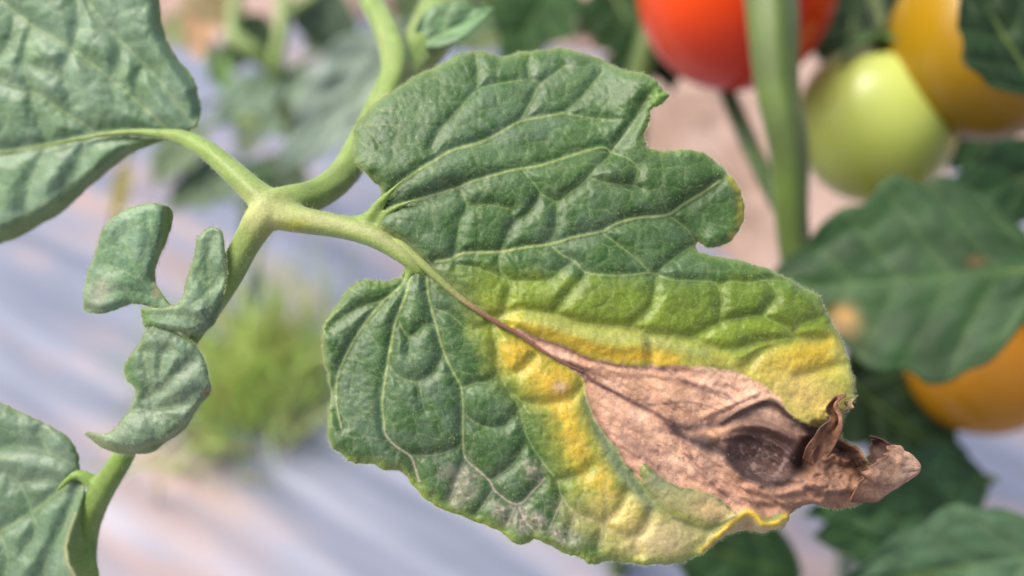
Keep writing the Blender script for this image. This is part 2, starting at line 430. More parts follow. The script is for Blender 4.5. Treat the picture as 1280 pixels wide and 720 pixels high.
OUT = [(474, 262), (476, 245), (473, 232), (453, 212), (444, 198), (441, 176), (444, 157), (456, 143), (473, 126), (496, 110), (524, 92), (547, 82), (569, 70), (587, 66), (602, 64), (627, 70),
 (649, 65), (672, 64), (696, 60), (720, 64), (749, 74), (778, 87), (804, 92), (820, 101), (829, 113), (838, 119), (824, 132), (813, 138), (812, 150), (806, 168), (808, 181), (820, 188),
 (840, 188), (858, 187), (878, 190), (893, 200), (907, 214), (920, 230), (929, 248), (931, 268), (924, 288), (911, 302), (891, 310), (877, 305), (870, 303), (874, 314), (896, 321), (927, 326), (943, 331),
 (964, 338), (984, 347), (1002, 357), (1023, 368), (1029, 383), (1040, 403), (1053, 430), (1064, 463), (1069, 484), (1068, 498), (1061, 511), (1054, 524), (1052, 544), (1058, 553), (1074, 560), (1084, 576),
 (1095, 596), (1092, 617), (1069, 631), (1044, 636), (1016, 630), (1000, 635), (989, 641), (984, 651), (977, 661), (962, 664), (949, 666), (932, 664), (916, 667), (903, 672), (893, 679), (878, 691), (849, 704),
 (826, 705), (804, 707), (780, 703), (760, 701), (742, 706), (730, 700), (720, 694), (707, 692), (684, 681), (669, 674), (656, 681), (640, 677), (627, 665), (610, 657), (593, 651), (564, 640), (540, 629), (524, 615),
 (513, 602), (502, 590), (484, 588), (467, 581), (440, 578), (429, 569), (413, 556), (409, 538), (411, 511), (413, 482), (405, 454), (403, 419), (407, 401), (429, 372), (444, 354), (458, 350), (473, 351), (492, 350),
 (503, 344), (507, 332), (500, 318), (486, 300), (474, 286)]
MID = [(474, 290), (500, 305), (522, 324), (545, 345), (580, 375), (620, 401), (645, 416), (668, 431), (690, 446), (728, 465), (745, 478), (793, 503), (820, 517), (838, 530), (853, 545)]
W = []   # (points, depth, width, colour, puff)
def vn(pts, dep=1.6, wid=4.5, c=.0, pf=True): W.append((pts, dep, wid, c, pf))
vn(MID, 7, 16, .0)
vn([(466, 278), (490, 240), (520, 215), (545, 200), (565, 188), (600, 178), (625, 166), (650, 152), (690, 144), (705, 141)], 2.6, 6, .8)
vn([(650, 152), (665, 126), (674, 108), (690, 95), (705, 84)], 2.4, 5, .5)
vn([(705, 141), (725, 124), (738, 108), (752, 92)], 1.8, 5, .15)
vn([(540, 185), (552, 162), (575, 135), (598, 112), (622, 105), (662, 100), (674, 107)], 1.5, 5, .1)
vn([(662, 100), (660, 80)], 1.2, 5, 0)
vn([(597, 110), (598, 90), (595, 72)], 1.2, 5, .1)
vn([(705, 141), (740, 148), (765, 150)], 1, 5, 0)
vn([(468, 272), (482, 262), (510, 253), (545, 243), (570, 235), (597, 225), (640, 213), (675, 207), (722, 192), (753, 184), (764, 191)], 3, 7, .75)
vn([(764, 191), (772, 180), (785, 163), (798, 142), (811, 120)], 9, 11, 0)
vn([(764, 191), (785, 198), (797, 210), (795, 222), (791, 232)], 3, 6, 0)
vn([(472, 255), (475, 240), (468, 220)], 2, 5, .5)
vn([(575, 235), (584, 259), (576, 274), (571, 300), (568, 318)], 1.8, 6, .1)
vn([(584, 259), (610, 256), (640, 262)], .8, 5, 0)
vn([(627, 312), (636, 292), (645, 277), (660, 267), (675, 243), (660, 221), (652, 211)], 2, 6, .15)
vn([(675, 242), (697, 252), (714, 240), (727, 231), (742, 214), (764, 194)], 2.6, 7, .0)
vn([(697, 252), (696, 279), (693, 294), (682, 305)], 2, 6, .2)
vn([(738, 223), (767, 231), (791, 232), (800, 236)], 3, 7, 0)
vn([(545, 327), (562, 325), (580, 317), (625, 315), (660, 309), (690, 305), (720, 296), (750, 290), (775, 278), (800, 272), (833, 269), (855, 255), (880, 240), (900, 226)], 3.6, 8, .95)
vn([(836, 270), (856, 284), (864, 294), (868, 302)], 2.5, 7, .15)
vn([(868, 306), (860, 311), (845, 322), (829, 334), (821, 343)], 3.5, 8, .1)
vn([(690, 307), (702, 318), (720, 328), (733, 341), (760, 344), (784, 344), (808, 341), (821, 343)], 2.4, 6, .5)
vn([(753, 291), (778, 310), (793, 322), (806, 334), (812, 341)], 2, 6, .1)
vn([(733, 341), (727, 350), (711, 368), (700, 381), (693, 390)], 2.2, 6, .3)
vn([(821, 343), (818, 372), (810, 388), (795, 402), (788, 409)], 2, 6, .1)
vn([(618, 398), (640, 389), (667, 390), (695, 394), (720, 403), (747, 407), (782, 409), (797, 413), (811, 419), (840, 420), (864, 422), (898, 405), (920, 399), (950, 395)], 4.2, 6.5, .3)
vn([(571, 332), (600, 336), (636, 351), (660, 352), (686, 351), (705, 335), (716, 327)], 2, 6, .15)
vn([(624, 315), (625, 336), (636, 351), (637, 366), (631, 386)], 2, 6, .15)
vn([(821, 343), (840, 350), (860, 351), (889, 352), (898, 357), (915, 352), (935, 354), (958, 350), (980, 352)], 2.2, 6, .1)
vn([(898, 357), (902, 377), (899, 403)], 1.5, 6, 0)
vn([(958, 350), (971, 370), (955, 394), (980, 408), (998, 423), (1033, 425)], 2.2, 6, .1)
vn([(864, 422), (884, 432), (902, 438), (930, 434), (953, 428), (998, 423), (970, 432), (949, 441), (933, 459)], 2, 6, .1)
vn([(993, 414), (1003, 405), (1022, 399)], 1.5, 5, .1)
vn([(1000, 470), (1030, 462), (1058, 455)], 1.5, 5, 0)
vn([(811, 420), (814, 437), (815, 455)], 2.2, 4, .0)
# lower blade
vn([(513, 337), (502, 357), (482, 374), (462, 397), (444, 423), (431, 448), (422, 472), (420, 500), (427, 535)], 2, 6, .7)
vn([(482, 374), (462, 381), (440, 390), (413, 410)], 1.6, 5, .25)
vn([(515, 339), (507, 370), (495, 401), (489, 430), (485, 454), (480, 485), (478, 505), (480, 527), (482, 543), (495, 558), (513, 570), (519, 585), (524, 602)], 2.4, 6, .8)
vn([(513, 570), (542, 569), (564, 563), (579, 554)], 1.4, 5, .3)
vn([(531, 335), (534, 345), (535, 363), (540, 388), (547, 412), (555, 441), (566, 464), (577, 486), (579, 515), (579, 553), (582, 573), (593, 584), (612, 601), (620, 615), (647, 631), (669, 611), (681, 598)], 2.8, 6.5, .75)
vn([(582, 573), (571, 602), (563, 624)], 1.2, 4, .4)
vn([(617, 611), (608, 626), (597, 641)], 1.2, 4, .4)
vn([(645, 631), (640, 644), (633, 660)], 1.2, 4, .5)
vn([(648, 631), (655, 649), (669, 664)], 1.2, 4, .4)
vn([(613, 405), (622, 437), (624, 465), (636, 489), (649, 509), (653, 529), (662, 552), (680, 580), (697, 601), (702, 620), (720, 642), (753, 656), (771, 669), (793, 672), (807, 658), (815, 640)], 3.2, 6, .35)
vn([(753, 656), (752, 668), (748, 683)], 1.2, 4, .4)
vn([(704, 622), (695, 642), (687, 661)], 1.2, 4, .45)
vn([(720, 643), (715, 656), (712, 670)], 1.2, 4, .4)
vn([(793, 672), (799, 691)], 1.2, 4, .3)
vn([(697, 601), (707, 599), (729, 593), (738, 584)], 2.4, 5.5, .1)
vn([(753, 656), (775, 636), (784, 616)], 1.6, 5, .3)
vn([(578, 486), (595, 479), (610, 478), (624, 468)], 3, 6, .5)
vn([(580, 517), (598, 531), (624, 535), (643, 521), (649, 510)], 3, 6, .1)
vn([(657, 556), (640, 582), (613, 601)], 2.2, 5.5, .3)
vn([(485, 456), (500, 472), (524, 477), (542, 465), (553, 445)], 1.8, 6, .05)
vn([(524, 477), (527, 495), (530, 512)], 1, 5, 0)
vn([(497, 398), (511, 421), (533, 405), (545, 408)], 1.6, 6, .05)
vn([(511, 421), (512, 440)], 1, 5, 0)
vn([(540, 385), (562, 393), (585, 412), (600, 411), (613, 405)], 2.4, 7, .05)
vn([(622, 441), (632, 458), (641, 466), (655, 459), (667, 446)], 3, 6, .05)
vn([(639, 490), (653, 502), (673, 506), (707, 500), (722, 491), (731, 478)], 3.4, 6, .05)
vn([(729, 469), (731, 491), (742, 522), (760, 549), (773, 564), (782, 582), (800, 604), (818, 624), (840, 645), (856, 653), (880, 660), (898, 656)], 3.2, 6, 0)

TAN = [(640, 409), (655, 414), (673, 422), (707, 433), (740, 448), (773, 455), (795, 457), (829, 457), (862, 457), (890, 458), (918, 463), (936, 470), (955, 481), (973, 495), (982, 510), (993, 523), (1013, 533), (1050, 528),
 (1080, 540), (1120, 560), (1120, 640), (1000, 660), (986, 646), (974, 640), (955, 648), (940, 643), (930, 642), (921, 645), (911, 635), (893, 620), (871, 612), (849, 610), (833, 602), (806, 580), (799, 585), (803, 602), (790, 590), (782, 580), (773, 563), (760, 549), (742, 522), (732, 491), (729, 471), (700, 453), (672, 436), (655, 424)]
Y1 = [(628, 388), (650, 390), (690, 398), (725, 408), (765, 412), (800, 416), (830, 425), (870, 436), (905, 448), (940, 458), (965, 440), (1000, 430), (1040, 428), (1060, 455), (1072, 485), (1066, 520), (1020, 545), (980, 520), (940, 480), (880, 465), (800, 462), (740, 455), (690, 435), (650, 415)]
Y2 = [(618, 400), (650, 425), (680, 445), (726, 472), (733, 500), (742, 530), (752, 560), (756, 590), (790, 610), (812, 650), (800, 690), (765, 660), (740, 620), (722, 590), (705, 545), (690, 515), (675, 500), (655, 470), (628, 445)]
Y3 = [(700, 640), (760, 610), (830, 640), (900, 650), (940, 640), (1000, 650), (960, 680), (890, 700), (840, 715), (770, 700)]
MOUND = [(804, 582), (833, 602), (849, 610), (871, 612), (893, 620), (911, 635), (920, 644), (898, 655), (880, 659), (855, 651), (840, 644), (822, 626), (806, 604)]
FOLD = [(866, 706), (880, 690), (893, 676), (912, 658), (933, 641), (944, 645), (953, 655), (970, 655), (984, 646)]

def main_colour(U, V, s, vm, dv):
    n1 = fbm(U/40, V/40, 21); n2 = fbm(U/14, V/14, 22); n3 = fbm(U/5, V/5, 23, 2)
    C = np.ones((len(U), 3))*GREEN
    C = mixc(C, GREY, sstep(.35, .75, n1)*.8)
    C = mixc(C, (.085, .142, .075), np.maximum(gauss(U, V, 520, 520, 110, 90), gauss(U, V, 600, 160, 130, 60, -20))*.55)  # greyish sky sheen painted on the upper lobe and lower-left blade
    C = mixc(C, (.040, .085, .012), np.maximum(gauss(U, V, 870, 240, 60, 60), gauss(U, V, 790, 215, 60, 35))*.6)  # shade of the downturned right lobe put into a darker green
    C = mixc(C, GREEN2, sstep(.58, .28, n2)*.75)
    # brighter, yellower green towards the sick part
    lim = sdf(U, V, [(560, 335), (700, 345), (830, 355), (960, 345), (1030, 370), (1060, 430), (1000, 450), (870, 440), (700, 410), (610, 395)])
    C = mixc(C, (.105, .165, .006), sstep(-18, 16, lim+(n2-.5)*24)*.92)
    C = mixc(C, (.06, .15, .02), np.exp(-s/7)*.6)
    # ---- yellowing
    YEL = np.array([.55, .36, .018]); OCH = np.array([.56, .30, .04])
    C = mixc(C, (.20, .27, .015), sstep(-75, 0, sdf(U, V, Y1)+(n2-.5)*30)*.75); y1 = sstep(-16, 8, sdf(U, V, Y1)+(n2-.5)*24); C = mixc(C, (.38, .34, .05), y1*.70)
    yl = seg_dist(U, V, [(640, 405), (672, 414), (707, 425), (740, 437), (770, 446), (800, 443), (840, 450)])[0]
    C = mixc(C, (.62, .37, .010), np.exp(-(yl/10)**2)*(.55+.5*n2))
    yt = seg_dist(U, V, [(660, 397), (690, 403), (720, 412), (750, 418), (790, 421), (840, 430), (880, 440)])[0]
    C = mixc(C, (.32, .36, .10), np.exp(-(yt/8)**2)*.6)
    C = mixc(C, YEL*1.1, gauss(U, V, 1012, 448, 60, 20, -14)*.9)
    C = mixc(C, (.58, .42, .12), gauss(U, V, 1005, 495, 55, 28, 25)*.95)
    C = mixc(C, (.42, .40, .08), np.exp(-(seg_dist(U, V, [(1045, 440), (1060, 470), (1066, 495)])[0]/9)**2)*.7)
    y2 = sstep(-14, 6, sdf(U, V, Y2)+(n2-.5)*16); C = mixc(C, (.46, .34, .045), y2*.50)
    C = mixc(C, (.27, .31, .025), sstep(-50, 4, sdf(U, V, Y2)+(n2-.5)*26)*.7)
    yc = seg_dist(U, V, [(640, 430), (672, 456), (700, 475), (705, 515), (722, 560), (745, 590), (770, 640)])[0]
    C = mixc(C, (.62, .39, .03), np.exp(-(yc/18)**2)*sstep(.10, .65, n2)*.75)
    C = mixc(C, (.62, .38, .015), gauss(U, V, 643, 450, 18, 14)*.65)
    C = mixc(C, (.64, .36, .02), gauss(U, V, 690, 482, 28, 20)*.6)
    C = mixc(C, (.60, .40, .22), gauss(U, V, 700, 484, 9, 7)*.95)
    C = mixc(C, (.60, .40, .04), gauss(U, V, 790, 652, 20, 16)*.6)
    C = mixc(C, (.17, .22, .13), np.exp(-(seg_dist(U, V, [(738, 500), (750, 535), (765, 570), (790, 605), (812, 632)])[0]/11)**2)*.75)
    y3 = sstep(-25, 25, sdf(U, V, Y3)+(n2-.5)*24); C = mixc(C, (.42, .36, .12), y3*.62)
    C = mixc(C, (.50, .36, .20), gauss(U, V, 825, 675, 40, 22, -15)*.6)
    # ---- pale scabby tissue at the lower margin
    sc_ = np.maximum.reduce([gauss(U, V, 578, 610, 20, 30, 25), gauss(U, V, 650, 648, 44, 20, 18), gauss(U, V, 707, 672, 26, 13, 15), gauss(U, V, 668, 590, 18, 26, -20)*.7, gauss(U, V, 560, 590, 20, 14)*.7])
    C = mixc(C, (.30, .28, .20), sstep(.2, .75, sc_*(.5+n2))*.45)
    sp = sstep(.60, .72, n3)*sstep(.25, .8, sc_); C = mixc(C, (.46, .37, .30), sp*.6)
    dk = sstep(.74, .80, fbm(U/4, V/4, 31, 2))*sstep(.45, .8, sc_); C = mixc(C, (.08, .05, .04), dk*.8)
    # ---- veins: pale green in living tissue, corky pink at the lower margin
    low = sstep(540, 600, V-.25*(U-600))*(U < 850)
    vc = VEINC*(1-low[:, None])+np.array([.52, .42, .34])*low[:, None]
    m = np.clip(vm, 0, 1)*.9
    C = C*(1-m[:, None])+vc*m[:, None]
    # ---- rim
    rimc = np.exp(-s/3.0); C = mixc(C, (.30, .34, .10), rimc*.55)
    rr = seg_dist(U, V, [(915, 222), (926, 242), (928, 268), (915, 296)])[0]; C = mixc(C, (.42, .36, .02), np.exp(-(rr/5)**2)*sstep(.35, .6, n2)*.9)
    lowrim = np.exp(-s/5)*((V > 570) & (U < 880)); C = mixc(C, (.26, .33, .02), lowrim*.8)
    C = mixc(C, (.14, .26, .04), gauss(U, V, 824, 121, 12, 16)*.9)
    # ---- dead brown tissue
    st = sdf(U, V, TAN)+(n3-.5)*5
    tan = sstep(-2.0, 2.5, st)
    T = np.ones((len(U), 3))*np.array([.57, .325, .20])
    T = mixc(T, (.70, .44, .30), sstep(.4, .7, n1)*.8)
    T = mixc(T, (.44, .24, .14), sstep(.52, .72, fbm(U/22, V/9, 41))*.5)
    T = mixc(T, (.30, .175, .135), gauss(U, V, 800, 565, 45, 22, 40)*.7)
    T = mixc(T, (.30, .15, .09), gauss(U, V, 930, 615, 75, 26, 12)*.7)
    T = mixc(T, (.24, .12, .07), sstep(925, 1010, U)*sstep(535, 590, V)*.8)
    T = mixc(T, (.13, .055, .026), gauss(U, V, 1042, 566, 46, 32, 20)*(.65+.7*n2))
    sk = sstep(.66, .76, fbm(U/3.2, V/3.2, 43, 2))*sstep(.4, .7, fbm(U/30, V/30, 44)); T = mixc(T, (.17, .09, .07), sk*.65)
    DK = np.array([.060, .034, .030])
    def dl(pts, wd, a, col=DK):
        nonlocal T
        d, t, _, _ = seg_dist(U, V, cr(pts, 5) if len(pts) > 2 else pts)
        T = mixc(T, col, np.exp(-(d/(wd*(.6+.9*n2)))**2)*a)
    # shadowless stain of the rotten eye and its rings
    er = np.hypot((U-952)/46, (V-568-.10*(U-952))/36)+.35*(fbm(U/22, V/22, 46)-.5)
    ed, _, _, _ = seg_dist(U, V, cr([(872, 553), (900, 560), (930, 588), (960, 603), (984, 600), (998, 580)], 5))
    T = mixc(T, (.13, .068, .046), gauss(U, V, 950, 550, 68, 34, 12)*.95)
    T = mixc(T, (.44, .24, .13), gauss(U, V, 905, 540, 24, 8, 10)*.7)
    T = mixc(T, (.075, .036, .028), sstep(1.12, .84, er+(n2-.5)*.25)*.97)
    pa = np.arctan2((V-568)/36, (U-952)/44); T = mixc(T, (.26, .17, .145), sstep(.52, .72, fbm(np.abs(pa-.4)*2.2+er*.6, er*9+1.2*n1*3, 47, 3))*sstep(1.0, .6, er)*.6)
    dl([(870, 550), (900, 562), (925, 586), (955, 604), (982, 602), (1000, 582)], 6.5, .9)
    dl([(900, 548), (930, 537), (960, 540), (983, 556)], 6, .75, (.10, .05, .035))
    dl([(838, 528), (853, 545), (872, 553), (890, 560)], 8, .95)
    dl([(845, 535), (862, 534), (890, 529), (918, 519), (935, 512), (956, 505), (975, 510), (990, 524), (1012, 533)], 6.5, .85, (.085, .05, .044))
    dl([(950, 508), (965, 500), (985, 520), (1010, 533), (1030, 532)], 3, .9)
    dl([(915, 520), (945, 520), (975, 528), (1005, 540)], 5, .5, (.14, .08, .065))
    dl([(640, 412), (665, 430), (690, 446), (728, 465), (745, 478), (793, 503), (820, 517), (840, 531)], 3.0, .95, (.13, .062, .05))
    dl([(795, 457), (830, 463), (858, 477), (880, 488), (905, 492), (920, 505)], 3.0, .65, (.20, .115, .10))
    dl([(800, 508), (850, 503), (880, 506), (915, 520)], 1.6, .6, (.2, .11, .09))
    dl([(729, 469), (735, 497), (745, 522), (760, 547), (775, 565), (785, 585), (800, 602)], 2.2, .85, (.24, .10, .075))
    dl([(851, 546), (856, 566), (868, 585), (885, 600), (905, 617), (925, 630)], 1.6, .75, (.22, .11, .08))
    dl([(860, 548), (866, 575), (884, 595)], 1.4, .4, (.22, .12, .09))
    dl([(872, 570), (870, 580), (880, 586), (892, 582)], 1.4, .6, (.22, .11, .08))
    dl([(673, 424), (707, 435), (740, 450), (773, 457), (795, 459)], 2.0, .75, (.20, .10, .07))
    dl([(828, 450), (829, 459)], 2.5, .8, (.12, .06, .05))
    dl([(740, 461), (730, 464), (750, 455)], 1.3, .6, (.2, .1, .08))
    dl([(755, 530), (770, 533), (778, 540)], 1.2, .4, (.25, .14, .12))
    dl([(998, 582), (1008, 560), (1022, 545), (1046, 528)], 11, .97, (.035, .016, .010))  # dead brown deepened along the cleft, its shade painted in
    dl([(1010, 570), (1040, 565), (1070, 580)], 9, .5, (.20, .085, .035))
    dl([(1000, 596), (1010, 610), (1040, 618), (1070, 612)], 2.2, .6, (.16, .09, .07))
    dl([(940, 633), (965, 628), (978, 620)], 4, .5, (.20, .11, .07))
    dl([(1046, 560), (1056, 569), (1068, 576), (1078, 592)], 7, .9, (.07, .032, .02))  # dark band inside the curled lip: brown tissue with painted shade
    dl([(1000, 560), (1012, 575), (1035, 585), (1062, 580)], 5, .7, (.10, .05, .03))
    dl([(930, 612), (970, 622), (1010, 612), (1050, 618)], 2.5, .5, (.18, .10, .075))
    dl([(890, 533), (925, 525), (955, 528), (990, 545)], 3, .6, (.12, .07, .055))
    dl([(905, 556), (930, 552), (955, 550), (985, 562)], 3.5, .6, (.09, .05, .04))
    T = mixc(T, (.56, .42, .20), np.exp(-(seg_dist(U, V, [(880, 459), (920, 465), (950, 478), (970, 494)])[0]/5)**2)*.4)
    C = C*(1-tan[:, None])+T*tan[:, None]
    # green-yellow island inside the dead tissue
    mo = sstep(-4, 5, sdf(U, V, MOUND)+(n3-.5)*8)
    Mc = np.ones((len(U), 3))*np.array([.32, .30, .12]); Mc = mixc(Mc, (.26, .31, .03), sstep(632, 652, V-.35*(U-850))); Mc = mixc(Mc, (.48, .32, .14), gauss(U, V, 892, 636, 28, 18)*.8); Mc = mixc(Mc, (.20, .24, .12), gauss(U, V, 820, 602, 16, 16)*.8)
    C = C*(1-mo[:, None])+Mc*mo[:, None]
    # curled yellow margin
    fd, ft, _, _ = seg_dist(U, V, cr(FOLD, 5))
    below = sdf(U, V, FOLD+[(1000, 700), (866, 730)])
    C = mixc(C, (.50, .36, .14), sstep(-1, 4, below)*(U < 992)*(V > 636)*.95)
    C = mixc(C, (.62, .42, .03), np.exp(-(fd/4.5)**2)*.95)
    mb = seg_dist(U, V, [(474, 290), (500, 305), (522, 324), (545, 345), (600, 388)])[0]; C = mixc(C, (.30, .33, .10), np.exp(-(mb/8)**2)*.7)
    dead = np.clip(tan-.8*mo, 0, 1)
    return np.c_[C, 1-dead*.95]
def main_extra(U, V, s):
    n = fbm(U/9, V/9, 51); h = np.zeros(U.shape)
    tan = sstep(-4, 8, sdf(U, V, TAN))
    h -= 3.5*tan
    # papery wrinkles of the dead part
    x = (U*math.cos(.55)+V*math.sin(.55)); y = (-U*math.sin(.55)+V*math.cos(.55))
    h += tan*(9.0*(np.abs(fbm(x/75, y/17, 52, 3)-.5)*2)+1.6*(fbm(U/7, V/7, 53)-.5))
    far = sstep(985, 1035, U)*sstep(495, 530, V)
    h += far*(24*(fbm(U/20, V/14, 54, 3)-.5)+8*np.abs(fbm(U/8, V/8, 55, 2)-.5))
    # rotten eye: sunken dish with a raised rim
    er = np.hypot((U-952)/44, (V-568)/34)
    h += tan*(-11*np.exp(-(er/.75)**2)+6*np.exp(-((er-1.05)/.25)**2)+1.6*(fbm(er*7+n, n*3, 56)-.5)*sstep(1.1, .8, er))
    h += 8*np.exp(-(seg_dist(U, V, cr([(895, 545), (925, 532), (955, 533), (985, 548)], 4))[0]/7)**2)
    h += 7*np.exp(-(seg_dist(U, V, cr([(900, 528), (930, 510), (956, 500), (975, 505), (990, 518), (1010, 529)], 4))[0]/4)**2)
    for pts, a, w_ in (([(640, 410), (690, 445), (745, 477), (793, 502), (840, 530)], 3.5, 3.2), ([(853, 550), (862, 575), (880, 597), (905, 617), (925, 631)], 2.5, 3), ([(731, 475), (737, 500), (747, 524), (762, 549), (776, 567), (786, 587)], 2.5, 3), ([(860, 552), (890, 572), (920, 592), (950, 607)], 3, 4)):
        h += a*np.exp(-(seg_dist(U, V, cr(pts, 4))[0]/w_)**2)
    for pts, a, w_ in (([(880, 520), (915, 505), (945, 492)], 4, 4), ([(905, 548), (935, 544), (965, 552), (990, 572)], 5, 4), ([(935, 610), (975, 618), (1015, 606), (1050, 612), (1085, 604)], 7, 6), ([(900, 610), (940, 624), (985, 628), (1040, 626)], 5, 5), ([(1000, 600), (1030, 588), (1060, 594)], 6, 5), ([(1010, 545), (1030, 552), (1048, 572)], 7, 5), ([(690, 446), (760, 462), (830, 470), (890, 480)], 3, 5), ([(780, 520), (840, 560), (890, 600)], 3, 6)):
        h += a*np.exp(-(seg_dist(U, V, cr(pts, 4))[0]/w_)**2)
    # deep dark cleft beside the withered tip
    h -= 26*np.exp(-(seg_dist(U, V, cr([(1002, 580), (1010, 560), (1024, 545), (1046, 530)], 4))[0]/10)**2)
    h += 9*gauss(U, V, 1040, 610, 60, 16, 0)
    lip = seg_dist(U, V, cr([(1050, 548), (1058, 554), (1074, 561), (1084, 577), (1094, 596)], 4))[0]
    h += 15*np.exp(-(lip/5)**2)*(.6+.8*fbm(U/9, V/9, 58))-12*np.exp(-((lip-13)/6)**2)*far
    # living mound and curled margin
    h += 7*np.exp(-np.clip(-sdf(U, V, MOUND), 0, 99)/4)
    fd = seg_dist(U, V, cr(FOLD, 5))[0]; below = sdf(U, V, FOLD+[(1000, 700), (866, 730)])
    h += 9*np.exp(-(fd/7)**2)-14*sstep(0, 18, below)*(V > 636)*(U < 995)
    # yellow pillow above the dead tissue
    h += 6*np.exp(-(seg_dist(U, V, cr([(650, 402), (690, 412), (725, 422), (765, 433), (800, 434)], 4))[0]/11)**2)
    for (a, b, r, k) in ((643, 447, 15, 5), (690, 478, 22, 6), (612, 505, 22, 4), (615, 560, 22, 4), (600, 445, 26, 4), (680, 540, 18, 4), (640, 610, 22, 3), (735, 630, 22, 4), (790, 652, 18, 5), (690, 590, 20, 4), (768, 212, 20, 6), (640, 165, 20, 2)):
        h += .6*k*gauss(U, V, a, b, r, r)
    h += .35*(250-V)*gauss(U, V, 880, 240, 55, 60)
    return h
MBUMP = [(560, 150, 90, 60, -30, 10), (760, 110, 60, 50, 20, 6), (470, 250, 30, 25, 0, -8), (560, 235, 45, 16, -20, -7), (880, 250, 60, 60, 0, -12), (870, 200, 60, 18, 0, -10), (440, 450, 40, 90, 0, -10),
         (600, 620, 140, 50, 25, -9), (840, 380, 120, 40, 10, 8), (1040, 420, 40, 80, 0, -14), (520, 500, 60, 70, 0, 6), (725, 375, 60, 25, 5, 5), (900, 295, 30, 12, -20, 5)]
def main_depth(U, V):
    return D0-.000011*(V-360)+.000011*(U-640)+PX*.32*np.clip(235-V, 0, 400)*sstep(830, 740, U)*sstep(0, 60, 235-V)
leaf, B = blade('leaflet', OUT, main_depth, W, main_colour, M_leaf, front, step=1.55, osub=5, jag=1.5, puff=4.9, pw=9.0, bumps=MBUMP, extra=main_extra, soft=lambda U, V: 1-.65*sstep(-3, 10, sdf(U, V, TAN)), edge_drop=9, edge_w=9, seed=3)
leaf['label'] = 'large blighted leaflet with yellow halo, brown dead patch and shrivelled tip'
fuzz('leaf_hairs', B, leaf, 22000, length=2.4, edge_n=3, edge_len=4.2, mask=lambda U, V: np.where(sdf(U, V, TAN) > 0, .12, 1.0))
# raised midrib
mu = np.array([(470, 296), (486, 301), (502, 308), (522, 325), (545, 346), (580, 376), (620, 402), (650, 419), (690, 446), (728, 465)])
mr = np.array([5, 6, 6.5, 6, 5, 4, 3.2, 2.4, 1.8, 1.4])
md_ = main_depth(mu[:, 0], mu[:, 1])-np.array([-14, -9, -5, -3, -2, -1, 2, 2.5, 1.5, -2])*PX
Vt, Ft = tube_mesh(P(mu[:, 0], mu[:, 1], md_), mr*PX, 12, 8, ridge=.07)
dd = seg_dist((Vt-CAM)@RGT/((Vt-CAM)@FWD)*F+640, 360-(Vt-CAM)@UPV/((Vt-CAM)@FWD)*F, mu)[1]
cm = np.array([.29, .35, .10])*(1-sstep(.28, .62, dd))[:, None]+np.array([.22, .095, .06])*sstep(.28, .62, dd)[:, None]
mk('midrib', Vt, Ft, M_stem, leaf, cols=np.c_[cm, np.ones(len(cm))])

# withered, rolled tip of the diseased leaflet
def tip_sheet():
    nS, nP = 70, 90
    S, Ph = np.meshgrid(np.linspace(0, 1, nS), np.linspace(math.radians(-240), math.radians(112), nP))
    s0 = .36*sstep(math.radians(-35), math.radians(60), Ph)-.14*np.exp(-((Ph+1.5)/.7)**2)
    s_ = s0+(1-s0)*S
    au = 1082+68*s_; av = 579+11*s_+5*np.sin(s_*4)
    r = 40*(1-s_)**.72*(1+.10*np.sin(3*Ph+5*s_))+2.2
    cr_ = 15*(fbm(Ph*2.4+s_*2, s_*3.5, 61, 2)-.5)+5*(np.abs(fbm(Ph*7, s_*3, 62, 2)-.5))
    r = r+cr_*(1-.6*s_)+4.0*np.sin(Ph*5+s_*5+3*fbm(s_*3, Ph, 68))*(1-s_)**.6+7*(fbm(s_*8, Ph*1.5, 69, 2)-.5)*(1-s_)**.5
    jag = 11*(vnoise(Ph*7, 0*Ph, 63)-.5)*(1-S)**3
    # phi: 90 deg = up in the leaf plane, 0 = towards the viewer
    U = au+jag+.22*r*np.sin(Ph); V = av-r*np.sin(Ph)*.98
    h = 12+r*np.cos(Ph)*.75
    pos = P(U, V, main_depth(U, V)-h*PX)
    n = fbm(U/12, V/8, 64); n2 = fbm(U/3.5, V/3.5, 65, 2)
    C = np.ones(U.shape+(3,))*np.array([.46, .27, .17]); C = mixc(C, (.30, .155, .085), sstep(.4, .7, n)*.7); C = mixc(C, (.55, .36, .25), sstep(.55, .75, fbm(U/16, V/16, 67))*.6)
    C = mixc(C, (.17, .08, .045), sstep(.62, .75, n2)*.5)
    C = mixc(C, (.15, .075, .05), np.exp(-(np.abs(np.sin(s_*9+.8*np.sin(Ph*2)))/.12)**2)*.55)
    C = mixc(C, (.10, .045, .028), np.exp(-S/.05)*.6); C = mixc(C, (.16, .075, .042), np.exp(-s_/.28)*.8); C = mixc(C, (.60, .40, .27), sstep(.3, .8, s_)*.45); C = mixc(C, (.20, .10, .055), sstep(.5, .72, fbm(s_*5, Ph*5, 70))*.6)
    C = mixc(C, (.06, .028, .020), sstep(math.radians(-80), math.radians(-130), Ph)*.9)  # inner wall of the roll: shade put into the dead brown
    k = np.arange(nP-1)[:, None]*nS+np.arange(nS-1)[None, :]; k = k.ravel()
    q = np.c_[k, k+1, k+nS+1, k+nS]
    # a small torn hole on the back wall of the roll
    Pc = .25*(Ph.ravel()[q].sum(1)); Sc = .25*(s_.ravel()[q].sum(1))
    hole = np.hypot((Pc-math.radians(-163))/.30, (Sc-.17)/.085) < 1
    return pos.reshape(-1, 3), q[~hole], np.c_[C.reshape(-1, 3), np.full(U.size, .05)]
tv, tf, tcx = tip_sheet()
